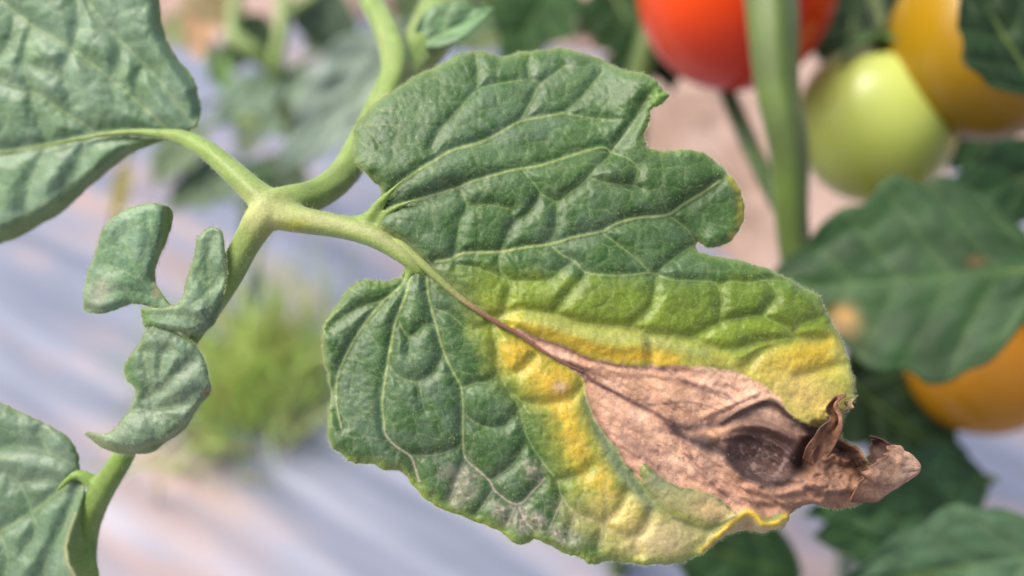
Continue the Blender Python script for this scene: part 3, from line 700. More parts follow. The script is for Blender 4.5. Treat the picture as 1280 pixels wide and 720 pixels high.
tip = mk('withered_tip', tv, tf, M_leaf, leaf, cols=tcx); md = tip.modifiers.new('thickness', 'SOLIDIFY'); md.thickness = .0002; md.offset = 0
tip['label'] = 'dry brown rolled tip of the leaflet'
def flap(name, rows, seed, colr=(.19, .088, .045), nq=26):
    """crumpled ribbon: rows of (u, v, h, half width u, half width v, curl)"""
    R_ = cr(rows, 8); q_ = np.linspace(-1, 1, nq); V_ = []; Ck = []
    for i, (u, v, h, wu, wv, cu) in enumerate(R_):
        uu = u+q_*wu; vv = v+q_*wv; hh = h+cu*q_**2*(1 if True else 0)+12*(fbm(q_*1.3+i*.04, np.full(nq, i*.07), seed, 2)-.5)*2+.8*(vnoise(q_*5, np.full(nq, i*.3), seed+3)-.5)*2
        uu = uu+4*(vnoise(q_*1.5, np.full(nq, i*.14), seed+5)-.5)*2
        V_.append(P(uu, vv, main_depth(uu, vv)-hh*PX))
        n = fbm(uu/7, vv/7, seed+7); c = np.ones((nq, 3))*np.array(colr); c = mixc(c, (.13, .06, .035), sstep(.45, .7, n)*.7); c = mixc(c, (.34, .17, .085), sstep(.5, .3, n)*.6); c = mixc(c, (.10, .05, .03), np.abs(q_)**6*.7); Ck.append(c)
    n_ = len(R_); k = (np.arange(n_-1)[:, None]*nq+np.arange(nq-1)[None, :]).ravel()
    o = mk(name, np.concatenate(V_), np.c_[k, k+1, k+nq+1, k+nq], M_leaf, leaf, cols=np.c_[np.concatenate(Ck), np.full(n_*nq, .05)])
    m_ = o.modifiers.new('thickness', 'SOLIDIFY'); m_.thickness = .0002; m_.offset = 0
    return o
flap('curled_shred', [(1014, 582, -10, 12, 9, 6), (1022, 565, 2, 12, 8, 8), (1032, 549, 10, 11, 7, 10), (1043, 535, 15, 10, 5, 10), (1046, 521, 15, 8, -2, 8), (1041, 510, 18, 7, -4, 7), (1046, 499, 17, 8, -3, 7), (1049, 494, 12, 7, -1, 5)], 71)
flap('curled_shred', [(1060, 512, 2, 7, -3, 3), (1062, 506, 4, 6, -3, 3), (1064, 500, 3, 5, -2, 2)], 91, (.40, .32, .16), 14)

# ---- stalks, joined smoothly at the node
def stalk_parts(parts, name, parent, voxel=.00033, colour=None, label=None):
    Va, Fa = [], []; off = 0
    for pts, rad in parts:
        p = np.array(pts, float); pos = P(p[:, 0], p[:, 1], p[:, 2]); r = np.array(rad)*p[:, 2]/F
        v, f = tube_mesh(pos, r, 16, 8, ridge=.05)
        Va.append(v); Fa += [tuple(i+off for i in x) for x in f]; off += len(v)
    me = bpy.data.meshes.new('tmp'); me.from_pydata([tuple(x) for x in np.concatenate(Va)], [], Fa)
    o = bpy.data.objects.new('tmp', me); sc.collection.objects.link(o)
    r = o.modifiers.new('r', 'REMESH'); r.mode = 'VOXEL'; r.voxel_size = voxel
    s = o.modifiers.new('s', 'SMOOTH'); s.iterations = 14; s.factor = .5
    dg = bpy.context.evaluated_depsgraph_get(); ev = o.evaluated_get(dg); m2 = ev.to_mesh()
    v = np.array([x.co[:] for x in m2.vertices]); f = [tuple(p.vertices) for p in m2.polygons]
    ev.to_mesh_clear(); bpy.data.objects.remove(o); bpy.data.meshes.remove(me)
    C = colour(v)
    return mk(name, v, f, M_stem, parent, cols=np.c_[C, np.ones(len(C))])
def uv_of(v):
    d = (v-CAM)@FWD; return (v-CAM)@RGT/d*F+640, 360-(v-CAM)@UPV/d*F, d
def stalk_col(v):
    u, w_, d = uv_of(v)
    C = np.ones((len(v), 3))*np.array([.21, .31, .065])
    n = fbm(u/30, w_/30, 77); C = mixc(C, (.27, .35, .10), sstep(.4, .7, n)*.6)
    C = mixc(C, (.47, .46, .18), gauss(u, w_, 335, 268, 45, 30)*.8)
    C = mixc(C, (.34, .32, .13), np.exp(-(seg_dist(u, w_, [(380, 272), (430, 281), (475, 294), (520, 322)])[0]/10)**2)*.55)
    C = mixc(C, (.35, .34, .02), gauss(u, w_, 358, 287, 26, 9, -20)*.8)
    C = mixc(C, (.13, .25, .02), sstep(400, 620, w_)*(u < 300)*.4)
    return C
stalk = stalk_parts([
    ([(600, -70, .262), (560, 5, .232), (533, 52, .212), (496, 105, .199), (458, 172, .186), (428, 218, .178), (392, 244, .172), (338, 262, .1665), (310, 300, .167), (286, 345, .168), (262, 387, .169), (236, 425, .170), (200, 490, .171), (168, 545, .172), (148, 580, .173), (122, 622, .175), (106, 665, .178), (104, 720, .18), (108, 800, .183)],
     [34, 32, 29, 24, 20, 19, 20, 23, 18, 17, 14, 12, 12, 12, 14, 16, 17, 16, 16]),
    ([(345, 262, .1665), (318, 240, .168), (292, 216, .170), (264, 192, .172), (232, 174, .176), (195, 167, .1790), (150, 166, .1806), (80, 177, .1812), (20, 187, .1818)], [21, 17, 15, 13, 11, 6.5, 4, 2.5, 1.5]),
    ([(335, 264, .1665), (380, 275, .1655), (430, 284, .1635), (470, 297, .1612), (505, 320, .1598), (528, 342, .1596)], [22, 17, 15, 14, 11, 6]),
    ([(400, 272, .166), (440, 277, .1645), (462, 272, .162), (474, 256, .1608), (488, 240, .1594), (508, 222, .1590)], [8, 8, 9, 7, 4, 2]),
    ([(470, 285, .162), (490, 262, .1600), (520, 250, .1592)], [6, 4.5, 2]),
    ([(505, 315, .161), (513, 330, .1603), (508, 355, .160), (500, 385, .160)], [8, 7, 5, 2]),
    ([(520, 325, .161), (531, 345, .160), (535, 368, .1596)], [6, 4.5, 2]),
    ([(255, 400, .169), (232, 392, .166), (212, 383, .1645)], [6, 5, 4]),
    ([(205, 480, .171), (190, 470, .167), (180, 455, .1655)], [6, 5, 4]),
    ([(128, 612, .1745), (112, 600, .174), (94, 594, .1735), (70, 614, .1728)], [11, 9, 6, 2.5]),
    ([(478, 135, .190), (494, 85, .197), (486, 45, .203), (466, 5, .211), (438, -50, .22)], [14, 19, 17, 15, 14])],
    'leaf_stalk', front, colour=stalk_col)

def stalk_hairs(o, parent, n, seed):
    rs = np.random.RandomState(seed); me = o.data
    co = np.empty(len(me.vertices)*3); me.vertices.foreach_get('co', co); co = co.reshape(-1, 3)+ORI[o]
    no = np.empty(len(me.vertices)*3); me.vertices.foreach_get('normal', no); no = no.reshape(-1, 3)
    k = rs.randint(0, len(co), n); p = co[k]; d = no[k]+.45*rs.randn(n, 3); d /= np.linalg.norm(d, axis=1)[:, None]
    sd_ = np.cross(d, FWD); sd_ /= np.linalg.norm(sd_, axis=1)[:, None]+1e-9; ln = (3+4*rs.rand(n))*PX; hw = .16*PX
    vv = np.empty((3*n, 3)); vv[0::3] = p-sd_*hw-d*.3*PX; vv[1::3] = p+sd_*hw-d*.3*PX; vv[2::3] = p+d*ln[:, None]
    return tag(mk('stalk_hairs', vv, np.arange(3*n).reshape(-1, 3), M_fuzz, parent, smooth=False), kind='stuff')
stalk_hairs(stalk, stalk, 9000, 5)

# ---- the other leaflets of the same leaf
def plain_colour(base, grey, seed, strips=(), spots=(), dark=(), vcol=VEINC, rim=(.24, .30, .09)):
    def f(U, V, s, vm, dv):
        n1 = fbm(U/35, V/35, seed); n2 = fbm(U/10, V/10, seed+1)
        C = np.ones((len(U), 3))*np.array(base); C = mixc(C, grey, sstep(.3, .7, n1)*.8); C = mixc(C, GREEN2, sstep(.5, .2, n2)*.2)
        for (pts, wd, col, a) in strips: C = mixc(C, col, np.exp(-(seg_dist(U, V, pts)[0]/wd)**2)*a)
        for (u, v, su, sv, ang, col, a) in spots: C = mixc(C, col, gauss(U, V, u, v, su, sv, ang)*a*(.6+.8*n2))
        C = mixc(C, vcol, np.clip(vm, 0, 1)*.9); C = mixc(C, rim, np.exp(-s/2.5)*.6)
        return np.c_[C, np.ones(len(U))]
    return f
ul_out = [(222, 172), (236, 163), (247, 155), (252, 138), (248, 118), (243, 102), (230, 82), (214, 62), (205, 40), (201, 15), (200, -20), (190, -70), (140, -140), (20, -170), (-120, -120), (-220, -10), (-260, 120), (-200, 260), (-110, 320), (-30, 312), (5, 303), (40, 288), (85, 258), (125, 222), (160, 196), (190, 180)]
ul_v = [([(215, 168), (180, 164), (130, 166), (60, 181), (0, 190), (-120, 200)], 5, 10, .95, True), ([(212, 164), (180, 135), (140, 100), (90, 62), (40, 32), (0, 0)], 3, 8, .6, True), ([(240, 152), (215, 120), (180, 80), (140, 40), (110, 0), (80, -50)], 3, 8, .45, True),
 ([(118, 164), (80, 140), (40, 115), (0, 100), (-80, 60)], 3, 8, .5, True), ([(60, 181), (45, 215), (30, 260)], 2, 8, .2, True), ([(110, 168), (100, 200), (80, 235)], 2, 8, .2, True), ([(140, 100), (150, 70), (145, 40)], 1.8, 7, .1, True), ([(90, 62), (80, 90), (90, 130)], 1.8, 7, .1, True), ([(180, 80), (170, 110), (185, 135)], 1.8, 7, .1, True),
 ([(40, 115), (30, 80), (40, 35)], 1.8, 7, 0, True), ([(30, 80), (80, 95)], 1.5, 7, 0, True), ([(60, 181), (50, 150), (40, 115)], 1.5, 7, 0, True), ([(-20, 190), (-20, 240), (-40, 280)], 2, 8, .2, True), ([(90, 62), (100, 20), (90, -20)], 1.8, 7, 0, True), ([(20, 20), (10, 60), (-20, 80)], 1.8, 7, 0, True)]
def ul_depth(U, V): return .181+.000018*np.clip(180-U, -100, 900)*.5+.00001*(V-150)
def ul_extra(U, V, s):
    lo = sdf(U, V, [(222, 172), (190, 174), (150, 180), (105, 215), (60, 252), (0, 280), (-60, 290), (-60, 400), (222, 400)])
    return -26*sstep(0, 26, lo)-16*np.exp(-(seg_dist(U, V, [(200, -20), (206, 40), (228, 80), (246, 110), (250, 140)])[0]/9)**2)+10*gauss(U, V, 60, 80, 90, 60)+6*gauss(U, V, 60, 225, 60, 20, -35)
o_, b_ = blade('leaflet', ul_out, ul_depth, ul_v, plain_colour((.13, .225, .11), (.18, .27, .17), 101, strips=[([(0, 296), (60, 272), (105, 237), (150, 200), (185, 180)], 11, (.16, .26, .035), .85), ([(203, 20), (212, 55), (240, 95)], 5, (.16, .26, .04), .8)]), M_leaf, front, step=2.6, puff=8, pw=15, cell=1.2, csz=38, extra=ul_extra, edge_drop=4, edge_w=10, seed=11, jag=1.5)
fuzz('leaf_hairs', b_, o_, 4000, edge_n=2, seed=8)
s1 = [(226, 396), (213, 380), (199, 362), (194, 344), (199, 322), (208, 302), (214, 280), (215, 264), (208, 257), (186, 254), (163, 260), (139, 273), (126, 291), (119, 316), (108, 347), (104, 378), (108, 389), (126, 392), (143, 388), (161, 381), (179, 381), (196, 387), (212, 396)]
s1v = [([(210, 381), (185, 360), (165, 330), (155, 295)], 3, 9, .25, True), ([(195, 372), (160, 365), (125, 372)], 2, 8, .15, True), ([(178, 350), (145, 335), (125, 330)], 1.6, 8, .1, True), ([(170, 335), (185, 305), (188, 275)], 1.6, 8, .1, True)]
def s_depth(d): return lambda U, V: d+0*U
o_, b_ = blade('leaflet', s1, s_depth(.1655), s1v, plain_colour((.115, .225, .105), (.165, .275, .165), 111, strips=[([(211, 262), (209, 290), (200, 318), (195, 345)], 6, (.20, .30, .06), .9), ([(140, 262), (122, 300)], 9, (.04, .10, .035), .5)], spots=[(124, 365, 14, 22, 30, (.42, .36, .28), .5), (197, 358, 5, 14, 10, (.40, .26, .18), .8)]), M_leaf, front, step=2.0, puff=2.5, pw=16, bumps=[(175, 310, 25, 60, 20, 9), (112, 360, 20, 50, 15, -8)], extra=lambda U, V, s: -16*np.exp(-(seg_dist(U, V, [(213, 262), (211, 290), (201, 320), (194, 345)])[0]/7)**2)-9*np.exp(-(seg_dist(U, V, [(104, 385), (126, 392), (160, 382)])[0]/6)**2), edge_drop=4, edge_w=6, seed=13, jag=.7)
fuzz('leaf_hairs', b_, o_, 1500, edge_n=2, seed=9)
s2 = [(246, 299), (254, 290), (267, 284), (278, 291), (281, 313), (283, 344), (278, 371), (274, 392), (262, 410), (250, 416), (236, 418), (212, 413), (189, 410), (180, 407), (177, 395), (179, 385), (201, 385), (217, 382), (228, 374), (232, 355), (237, 340), (243, 318)]
s2v = [([(262, 408), (262, 380), (262, 340), (265, 295)], 3, 8, .1, True), ([(250, 402), (225, 395), (195, 396)], 2.5, 8, .1, True), ([(262, 360), (248, 345)], 1.5, 6, 0, True), ([(240, 380), (255, 370), (275, 345)], 2.5, 7, 0, True)]
o_, b_ = blade('leaflet', s2, s_depth(.1640), s2v, plain_colour((.12, .21, .10), (.175, .26, .155), 121, strips=[([(178, 388), (182, 402), (192, 406)], 7, (.05, .14, .02), .9), ([(190, 411), (215, 413), (240, 416)], 4, (.24, .32, .10), .7)]), M_leaf, front, step=1.8, puff=4, pw=12, bumps=[(245, 380, 30, 20, -30, 7), (180, 395, 10, 20, 0, -9)], extra=lambda U, V, s: -10*np.exp(-(seg_dist(U, V, [(190, 412), (236, 419), (262, 411), (278, 375)])[0]/5)**2), edge_drop=3, edge_w=5, seed=17, jag=.7)
fuzz('leaf_hairs', b_, o_, 1500, edge_n=3, seed=10)
s3 = [(190, 404), (214, 412), (242, 430), (256, 451), (262, 475), (263, 491), (247, 510), (233, 533), (212, 550), (189, 564), (166, 568), (142, 565), (122, 556), (107, 542), (122, 543), (138, 540), (154, 524), (166, 504), (169, 486), (158, 475), (155, 460), (163, 445), (175, 428)]
s3v = [([(180, 440), (185, 470), (190, 500), (195, 540)], 2, 8, .0, True), ([(240, 452), (215, 472), (196, 490), (178, 500)], 3.5, 7, .0, True), ([(250, 490), (220, 508), (190, 512), (165, 514)], 3, 7, .35, True), ([(205, 445), (200, 470)], 2, 7, 0, True), ([(225, 530), (205, 520)], 1.5, 6, 0, True)]
o_, b_ = blade('leaflet', s3, s_depth(.1650), s3v, plain_colour((.12, .20, .105), (.175, .245, .155), 131, strips=[([(160, 450), (160, 465), (168, 482)], 9, (.03, .11, .02), .9), ([(112, 546), (140, 560), (170, 564), (205, 552), (232, 530), (248, 508)], 5, (.26, .31, .12), .85), ([(258, 494), (262, 490)], 5, (.40, .20, .06), .8), ([(178, 432), (195, 430), (215, 432)], 7, (.07, .10, .04), .5)]), M_leaf, front, step=1.8, puff=4.5, pw=12, bumps=[(215, 470, 35, 25, 30, 8), (158, 462, 10, 22, 0, -12), (190, 535, 40, 14, -20, 5)], extra=lambda U, V, s: -13*np.exp(-(seg_dist(U, V, [(107, 543), (135, 563), (168, 568), (212, 551), (235, 533), (262, 492)])[0]/6)**2), edge_drop=3, edge_w=5, seed=19, jag=.7)  # dark left strip paints the shade on the fold's underside
fuzz('leaf_hairs', b_, o_, 1800, edge_n=3, seed=12)
ll = [(101, 592), (99, 580), (96, 564), (82, 544), (56, 529), (22, 514), (0, 503), (-60, 488), (-140, 520), (-180, 620), (-150, 740), (-60, 820), (40, 830), (100, 790), (122, 745), (124, 720), (118, 690), (112, 660), (110, 632), (106, 610)]
llv = [([(102, 594), (80, 610), (40, 640), (0, 665), (-80, 700)], 3.5, 9, .6, True), ([(100, 588), (70, 570), (35, 560), (0, 560), (-60, 565)], 3, 9, .4, True), ([(103, 600), (85, 650), (60, 700), (40, 760)], 3, 9, .3, True), ([(40, 640), (25, 605), (0, 590)], 2, 7, .1, True), ([(60, 565), (50, 540)], 2, 7, .05, True), ([(40, 640), (45, 665), (30, 690)], 2, 7, .1, True), ([(15, 605), (60, 600), (80, 610)], 1.6, 7, 0, True), ([(0, 665), (10, 700), (0, 740)], 2, 8, .1, True)]
def ll_extra(U, V, s):
    fl = sdf(U, V, [(106, 610), (100, 630), (88, 662), (82, 684), (86, 706), (95, 722), (110, 760), (160, 760), (160, 600)])
    return 10*np.exp(-(fl/6)**2)-22*sstep(0, 26, fl)+6*gauss(U, V, 20, 700, 40, 40)
def ll_col(U, V, s, vm, dv):
    C = plain_colour((.105, .18, .095), (.16, .235, .15), 141)(U, V, s, vm, dv)
    fl = sdf(U, V, [(106, 610), (100, 630), (88, 662), (82, 684), (86, 706), (95, 722), (110, 760), (160, 760), (160, 600)])
    C[:, :3] = mixc(C[:, :3], (.19, .30, .06), sstep(-2, 4, fl)*.9); C[:, :3] = mixc(C[:, :3], (.42, .36, .16), np.exp(-(fl/2.5)**2)*.5*(V > 640))
    return C
o_, b_ = blade('leaflet', ll, lambda U, V: .1735+.000012*(100-U), llv, ll_col, M_leaf, front, step=2.6, puff=6.5, pw=15, extra=ll_extra, edge_drop=7, edge_w=9, seed=23, jag=1.2)
fuzz('leaf_hairs', b_, o_, 2500, edge_n=2, seed=13)
# main stem that carries the leaf, and the young curled leaflet at the leaf's base
st = [plant_base+np.array([0, 0, -.01]), P(770, 620, .52), P(772, 400, .44), P(790, 200, .41), P(800, 95, .40), P(830, -20, .40), P(850, -160, .41), P(860, -260, .42)]
v_, f_ = tube_mesh(st, [.0062, .006, .0056, .0052, .005, .005, .0045, .004], 14, 8, ridge=.03); mk('main_stem', v_, f_, M_gstem, front)
top = P(600, -70, .262); sp_ = P(850, -160, .41)
v_, f_ = tube_mesh([P(575, -25, .245), top, .5*top+.5*sp_+np.array([0, 0, .02]), sp_], [.0055, .0056, .0055, .005], 12, 6); mk('leaf_stalk_base', v_, f_, M_gstem, front)

# ------------------------------------------------------------------ background leaflets: lobed sheet along a midrib
def bg_leaf(parent, base, tip, width, base_col, roll=0.0, fold=.18, droop=.12, lobes=4, lob=.22, seed=0, spots=(), nrm=None, name='leaflet', stalk=None, quilt=.010, asym=0.0, mat=None):
    base = np.asarray(base, float); tipp = np.asarray(tip, float); ax = tipp-base; Ln = np.linalg.norm(ax); ax /= Ln
    nr = np.array([0, -.45, .9]) if nrm is None else np.array(nrm, float)
    nr = nr-ax*(nr@ax); nr /= np.linalg.norm(nr); sd_ = np.cross(nr, ax)
    c, s = math.cos(roll), math.sin(roll); nr, sd_ = nr*c+sd_*s, sd_*c-nr*s
    nt_, nq = 64, 41
    t = np.linspace(0, 1, nt_); q = np.linspace(-1, 1, nq); Tm, Q = np.meshgrid(t, q, indexing='ij')
    prof = np.sin(np.pi*np.clip(t, 0, 1)**.72)**.8*(1-.25*t)
    ph = np.where(Q < 0, .6, 0)
    lobe = 1-lob*(.5+.5*np.cos(2*np.pi*(Tm*lobes+ph+.1*seed)))**1.5*sstep(.12, .3, Tm)
    wv = (prof[:, None]*lobe*(1+.08*(fbm(Tm*9, Q*0+seed, seed)-.5)))
    y = Q*wv*width*.5*(1+asym*np.sign(Q))
    x = Tm*Ln-.10*Ln*np.abs(Q)*wv*0+.12*Ln*np.abs(Q)*(1-Tm)*wv
    vein = np.abs(np.sin(np.pi*(Tm*lobes*1.5-np.abs(Q)*.9+.1)))
    h = np.abs(y)*fold*2-droop*Ln*(Tm**2)-droop*.8*Ln*(Q*wv)**2*.6+Ln*quilt*vein*2*np.minimum(1, np.abs(Q)*6)+Ln*.05*(fbm(Tm*4+seed, Q*3, seed+3)-.5)
    pos = base+x[..., None]*ax+y[..., None]*sd_+h[..., None]*nr
    n = fbm(Tm*8, Q*4, seed+6); C = np.ones(Tm.shape+(3,))*np.array(base_col); C = mixc(C, np.array(base_col)*1.5, sstep(.4, .75, n)*.6); C = mixc(C, np.array(base_col)*.65, sstep(.5, .2, n)*.6)
    C = mixc(C, np.array(base_col)*2.2+np.array([.02, .03, 0]), np.exp(-(np.abs(Q)*wv/.03)**2)*.4); C = mixc(C, (.13, .20, .06), np.exp(-(vein/.14)**2)*.3)
    for (a, b_, r1, r2, col, k) in spots: C = mixc(C, col, np.exp(-((Tm-a)/r1)**2-((Q-b_)/r2)**2)*k)
    k = (np.arange(nt_-1)[:, None]*nq+np.arange(nq-1)[None, :]).ravel()
    o = mk(name, pos.reshape(-1, 3), np.c_[k, k+nq, k+nq+1, k+1], mat or M_bleaf, parent, cols=np.c_[C.reshape(-1, 3), np.ones(C.size//3)])
    m_ = o.modifiers.new('thickness', 'SOLIDIFY'); m_.thickness = .0003; m_.offset = 0
    ridge = base+ax*(t[::6]*Ln)[:, None]+nr*((-droop*Ln*t**2)[::6]-.0003)[:, None]
    v_, f_ = tube_mesh(ridge, np.linspace(.0011, .0003, len(ridge)), 6, 2); mk('midrib', v_, f_, M_gstem, o)
    if stalk is not None:
        pts = [base+ax*.004]+[np.asarray(x_, float) for x_ in stalk]
        v_, f_ = tube_mesh(pts, np.linspace(.0011, .0017, len(pts)), 8, 6); mk('stalk', v_, f_, M_gstem, o)
    return o
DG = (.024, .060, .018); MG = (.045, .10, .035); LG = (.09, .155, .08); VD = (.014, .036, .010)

# ---- fruiting plant on the right
stem_pts = [P(948, -220, .315), P(955, -60, .293), P(964, 20, .287), P(970, 110, .284), P(984, 185, .283), P(990, 290, .287), P(1012, 450, .300), P(1035, 590, .335)]
gb = ground_at(1060, 735); fb = np.array([gb[0], gb[1], 0.0])
stem_pts += [.5*stem_pts[-1]+.5*fb+np.array([0, 0, .01]), fb+np.array([0, 0, -.012])]
fruit_plant = empty('tomato_plant', tuple(fb))
tag(fruit_plant, 'fruiting tomato plant with thick green stem and dark leaves beside the ripening tomatoes', 'tomato plant', 'tomato plants')
v_, f_ = tube_mesh(stem_pts, [.0070, .0072, .0074, .0062, .0056, .0047, .0048, .0052, .0056, .006], 20, 10, ridge=.07); mk('main_stem', v_, f_, M_gstem, fruit_plant)
M_dstem = simple('dark_green_side_stem', (.035, .075, .015), .5, noise=80)
v_, f_ = tube_mesh([P(880, 30, .345), P(905, 105, .34), P(930, 165, .332), P(958, 225, .318), P(985, 275, .298), P(994, 300, .288)], [.0026, .0028, .003, .003, .003, .003], 10, 6); mk('side_stem', v_, f_, M_dstem, fruit_plant)
camn = -FWD
A = lambda *a: P(*a)
fp = fruit_plant
bg_leaf(fp, A(1310, 335, .262), A(945, 365, .285), .066, DG, nrm=camn+.25*UPV, fold=.05, droop=.02, lobes=4, lob=.12, seed=2, spots=[(.68, .50, .05, .16, (.42, .24, .07), .95), (.70, .72, .05, .10, (.30, .18, .08), .8), (.22, -.12, .03, .05, (.16, .09, .04), .8)], stalk=[A(1330, 330, .268), A(1260, 310, .32), A(1100, 335, .315), A(1002, 370, .294)], quilt=.004)
bg_leaf(fp, A(1330, 200, .30), A(1165, 270, .295), .030, DG, nrm=camn, fold=.05, droop=.05, lobes=2, lob=.1, seed=3)
bg_leaf(fp, A(1300, 120, .262), A(1205, -45, .262), .030, VD, nrm=camn, fold=.05, droop=.05, lobes=3, lob=.12, seed=4)
bg_leaf(fp, A(1230, 600, .33), A(1010, 640, .30), .040, MG, nrm=camn+.4*UPV, fold=.1, droop=.04, lobes=3, lob=.3, seed=5, stalk=[A(1240, 598, .332), A(1140, 585, .345), A(1040, 598, .338)])
bg_leaf(fp, A(1060, 480, .36), A(1215, 590, .345), .050, VD, nrm=camn+.3*UPV, fold=.1, droop=.05, lobes=3, lob=.35, seed=6, stalk=[A(1050, 475, .355), A(1018, 470, .305)])
bg_leaf(fp, A(1340, 690, .25), A(1050, 730, .25), .034, (.060, .115, .055), nrm=camn+.5*UPV, fold=.1, droop=.03, lobes=3, lob=.15, seed=7)
bg_leaf(fp, A(1000, 720, .33), A(800, 660, .32), .038, DG, nrm=camn+.3*UPV, fold=.1, droop=.05, lobes=3, lob=.2, seed=8)
bg_leaf(fp, A(1120, 440, .38), A(1050, 560, .37), .045, VD, nrm=camn, fold=.1, droop=.05, lobes=2, lob=.2, seed=9)
bg_leaf(fp, A(1190, 650, .315), A(1020, 670, .30), .042, DG, nrm=camn+.3*UPV, fold=.1, droop=.04, lobes=3, lob=.25, seed=15)
# foliage behind the fruit, its deep shade put into near-black leaf colours
rs = random.Random(4)
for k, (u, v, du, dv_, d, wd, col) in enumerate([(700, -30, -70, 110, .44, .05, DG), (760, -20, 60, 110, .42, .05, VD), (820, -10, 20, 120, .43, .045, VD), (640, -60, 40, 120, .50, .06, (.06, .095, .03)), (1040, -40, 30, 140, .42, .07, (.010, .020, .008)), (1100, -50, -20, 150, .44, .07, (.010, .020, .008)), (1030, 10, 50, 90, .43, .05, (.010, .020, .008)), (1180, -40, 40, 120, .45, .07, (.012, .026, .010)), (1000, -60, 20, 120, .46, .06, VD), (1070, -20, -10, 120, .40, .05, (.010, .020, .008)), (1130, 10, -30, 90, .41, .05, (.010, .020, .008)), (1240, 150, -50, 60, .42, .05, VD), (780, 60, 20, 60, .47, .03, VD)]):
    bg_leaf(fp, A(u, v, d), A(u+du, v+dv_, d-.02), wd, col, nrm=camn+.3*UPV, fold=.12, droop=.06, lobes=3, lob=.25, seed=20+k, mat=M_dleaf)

# ---- tomatoes
def tomato_mat(name, col, col2, axis):
    m, t, b, out = newmat(name); L = t.links.new
    tc = N(t, 'ShaderNodeTexCoord'); sp = N(t, 'ShaderNodeVectorMath', operation='DOT_PRODUCT'); L(tc.outputs['Object'], sp.inputs[0]); sp.inputs[1].default_value = axis
    n1 = N(t, 'ShaderNodeTexNoise', i_Scale=60.0, i_Detail=3.0); L(tc.outputs['Object'], n1.inputs['Vector'])
    ma = N(t, 'ShaderNodeMath', operation='MULTIPLY_ADD'); L(n1.outputs[0], ma.inputs[0]); ma.inputs[1].default_value = .012; L(sp.outputs['Value'], ma.inputs[2])
    mr_ = N(t, 'ShaderNodeMapRange'); L(ma.outputs[0], mr_.inputs[0]); mr_.inputs[1].default_value = -.018; mr_.inputs[2].default_value = .03
    mx = N(t, 'ShaderNodeMix', data_type='RGBA'); L(mr_.outputs[0], mx.inputs[0]); mx.inputs[6].default_value = tuple(col)+(1,); mx.inputs[7].default_value = tuple(col2)+(1,)
    L(mx.outputs[2], b.inputs['Base Color']); b.inputs['Roughness'].default_value = .27; b.inputs['Specular IOR Level'].default_value = .35
    b.inputs['Subsurface Weight'].default_value = .15; b.inputs['Subsurface Radius'].default_value = (.006, .003, .0015); b.inputs['Subsurface Scale'].default_value = .6
    return m
M_calyx = simple('calyx_green', (.06, .13, .03), .6, noise=90)
def tomato(name, u, v, d, rpx, col, col2, axis, label, up, ry=1.0, stalk=None):
    c = P(u, v, d); r = rpx*d/F; o = empty(name, tuple(c-np.array([0, 0, r])))
    tag(o, label, 'tomato', 'tomatoes hanging on the plant')
    up = np.array(up, float); up /= np.linalg.norm(up); a = np.cross(up, [.3, .5, .1]); a /= np.linalg.norm(a); b = np.cross(up, a)
    nT, nP = 40, 56; V_ = []
    for i in range(nT+1):
        th = math.pi*i/nT
        for j in range(nP):
            ph = 2*math.pi*j/nP
            rr = r*(1+.018*math.cos(5*ph)*math.sin(th)**2)
            z = math.cos(th)*ry-.16*math.exp(-(th/.38)**2)-.0+.03*math.exp(-((math.pi-th)/.12)**2)
            V_.append(c+rr*(math.sin(th)*(math.cos(ph)*a+math.sin(ph)*b))+r*z*up)
    Fc = []
    for i in range(nT):
        for j in range(nP): Fc.append((i*nP+j, (i+1)*nP+j, (i+1)*nP+(j+1) % nP, i*nP+(j+1) % nP))
    mk('fruit', V_, Fc, tomato_mat(name+'_skin', col, col2, axis), o)
    top_ = c+up*r*(ry-.12)
    V_, Fc = [], []
    for k in range(5):
        an = 2*math.pi*k/5; dr = math.cos(an)*a+math.sin(an)*b; sdv = np.cross(up, dr); n0 = len(V_)
        for i in range(7):
            t = i/6; w_ = .16*r*math.sin(math.pi*min(1, t*.85+.15))*(1-t*.6)
            p = top_+dr*r*.75*t+up*r*(.10+.12*math.sin(t*2.2)-.28*t*t)
            V_ += [p-sdv*w_, p+up*r*.03, p+sdv*w_]
        for i in range(6):
            q0 = n0+i*3; Fc += [(q0, q0+1, q0+4, q0+3), (q0+1, q0+2, q0+5, q0+4)]
    cal = mk('calyx', V_, Fc, M_calyx, o); m_ = cal.modifiers.new('t', 'SOLIDIFY'); m_.thickness = .0008
    pts = [top_, top_+up*r*.35]+([np.asarray(s_, float) for s_ in stalk] if stalk else [])
    v_, f_ = tube_mesh(pts, np.full(len(pts), .0022), 10, 6); mk('fruit_stalk', v_, f_, M_gstem, o)
    return o
upt = (0.05, .1, 1)
tomato('tomato', 920, -12, .325, 124, (.74, .062, .004), (.52, .006, .004), (1, 0, -.3), 'ripe red tomato with orange flank, hanging behind the thick green stem', upt, stalk=[P(945, -175, .322), P(950, -200, .316)])
tomato('tomato', 1096, 152, .335, 98, (.46, .52, .12), (.36, .42, .04), (.4, 0, -1), 'pale green unripe tomato, whole, between the stem and the yellow tomato', (-.1, .35, 1), ry=1.04, stalk=[P(1062, -60, .345), P(955, -110, .302)])
tomato('tomato', 1238, 52, .315, 122, (.32, .195, .008), (.34, .15, .006), (.8, 0, .2), 'yellow ripening tomato next to the green one, partly under a dark leaf', upt, stalk=[P(1200, -150, .335), P(955, -150, .308)])
tomato('tomato', 1228, 452, .345, 92, (.48, .23, .008), (.48, .17, .005), (.5, 0, .4), 'orange tomato hanging low under the broad dark leaf with tan spot', upt, stalk=[P(1230, 330, .37), P(1130, 325, .36), P(1001, 345, .293)])

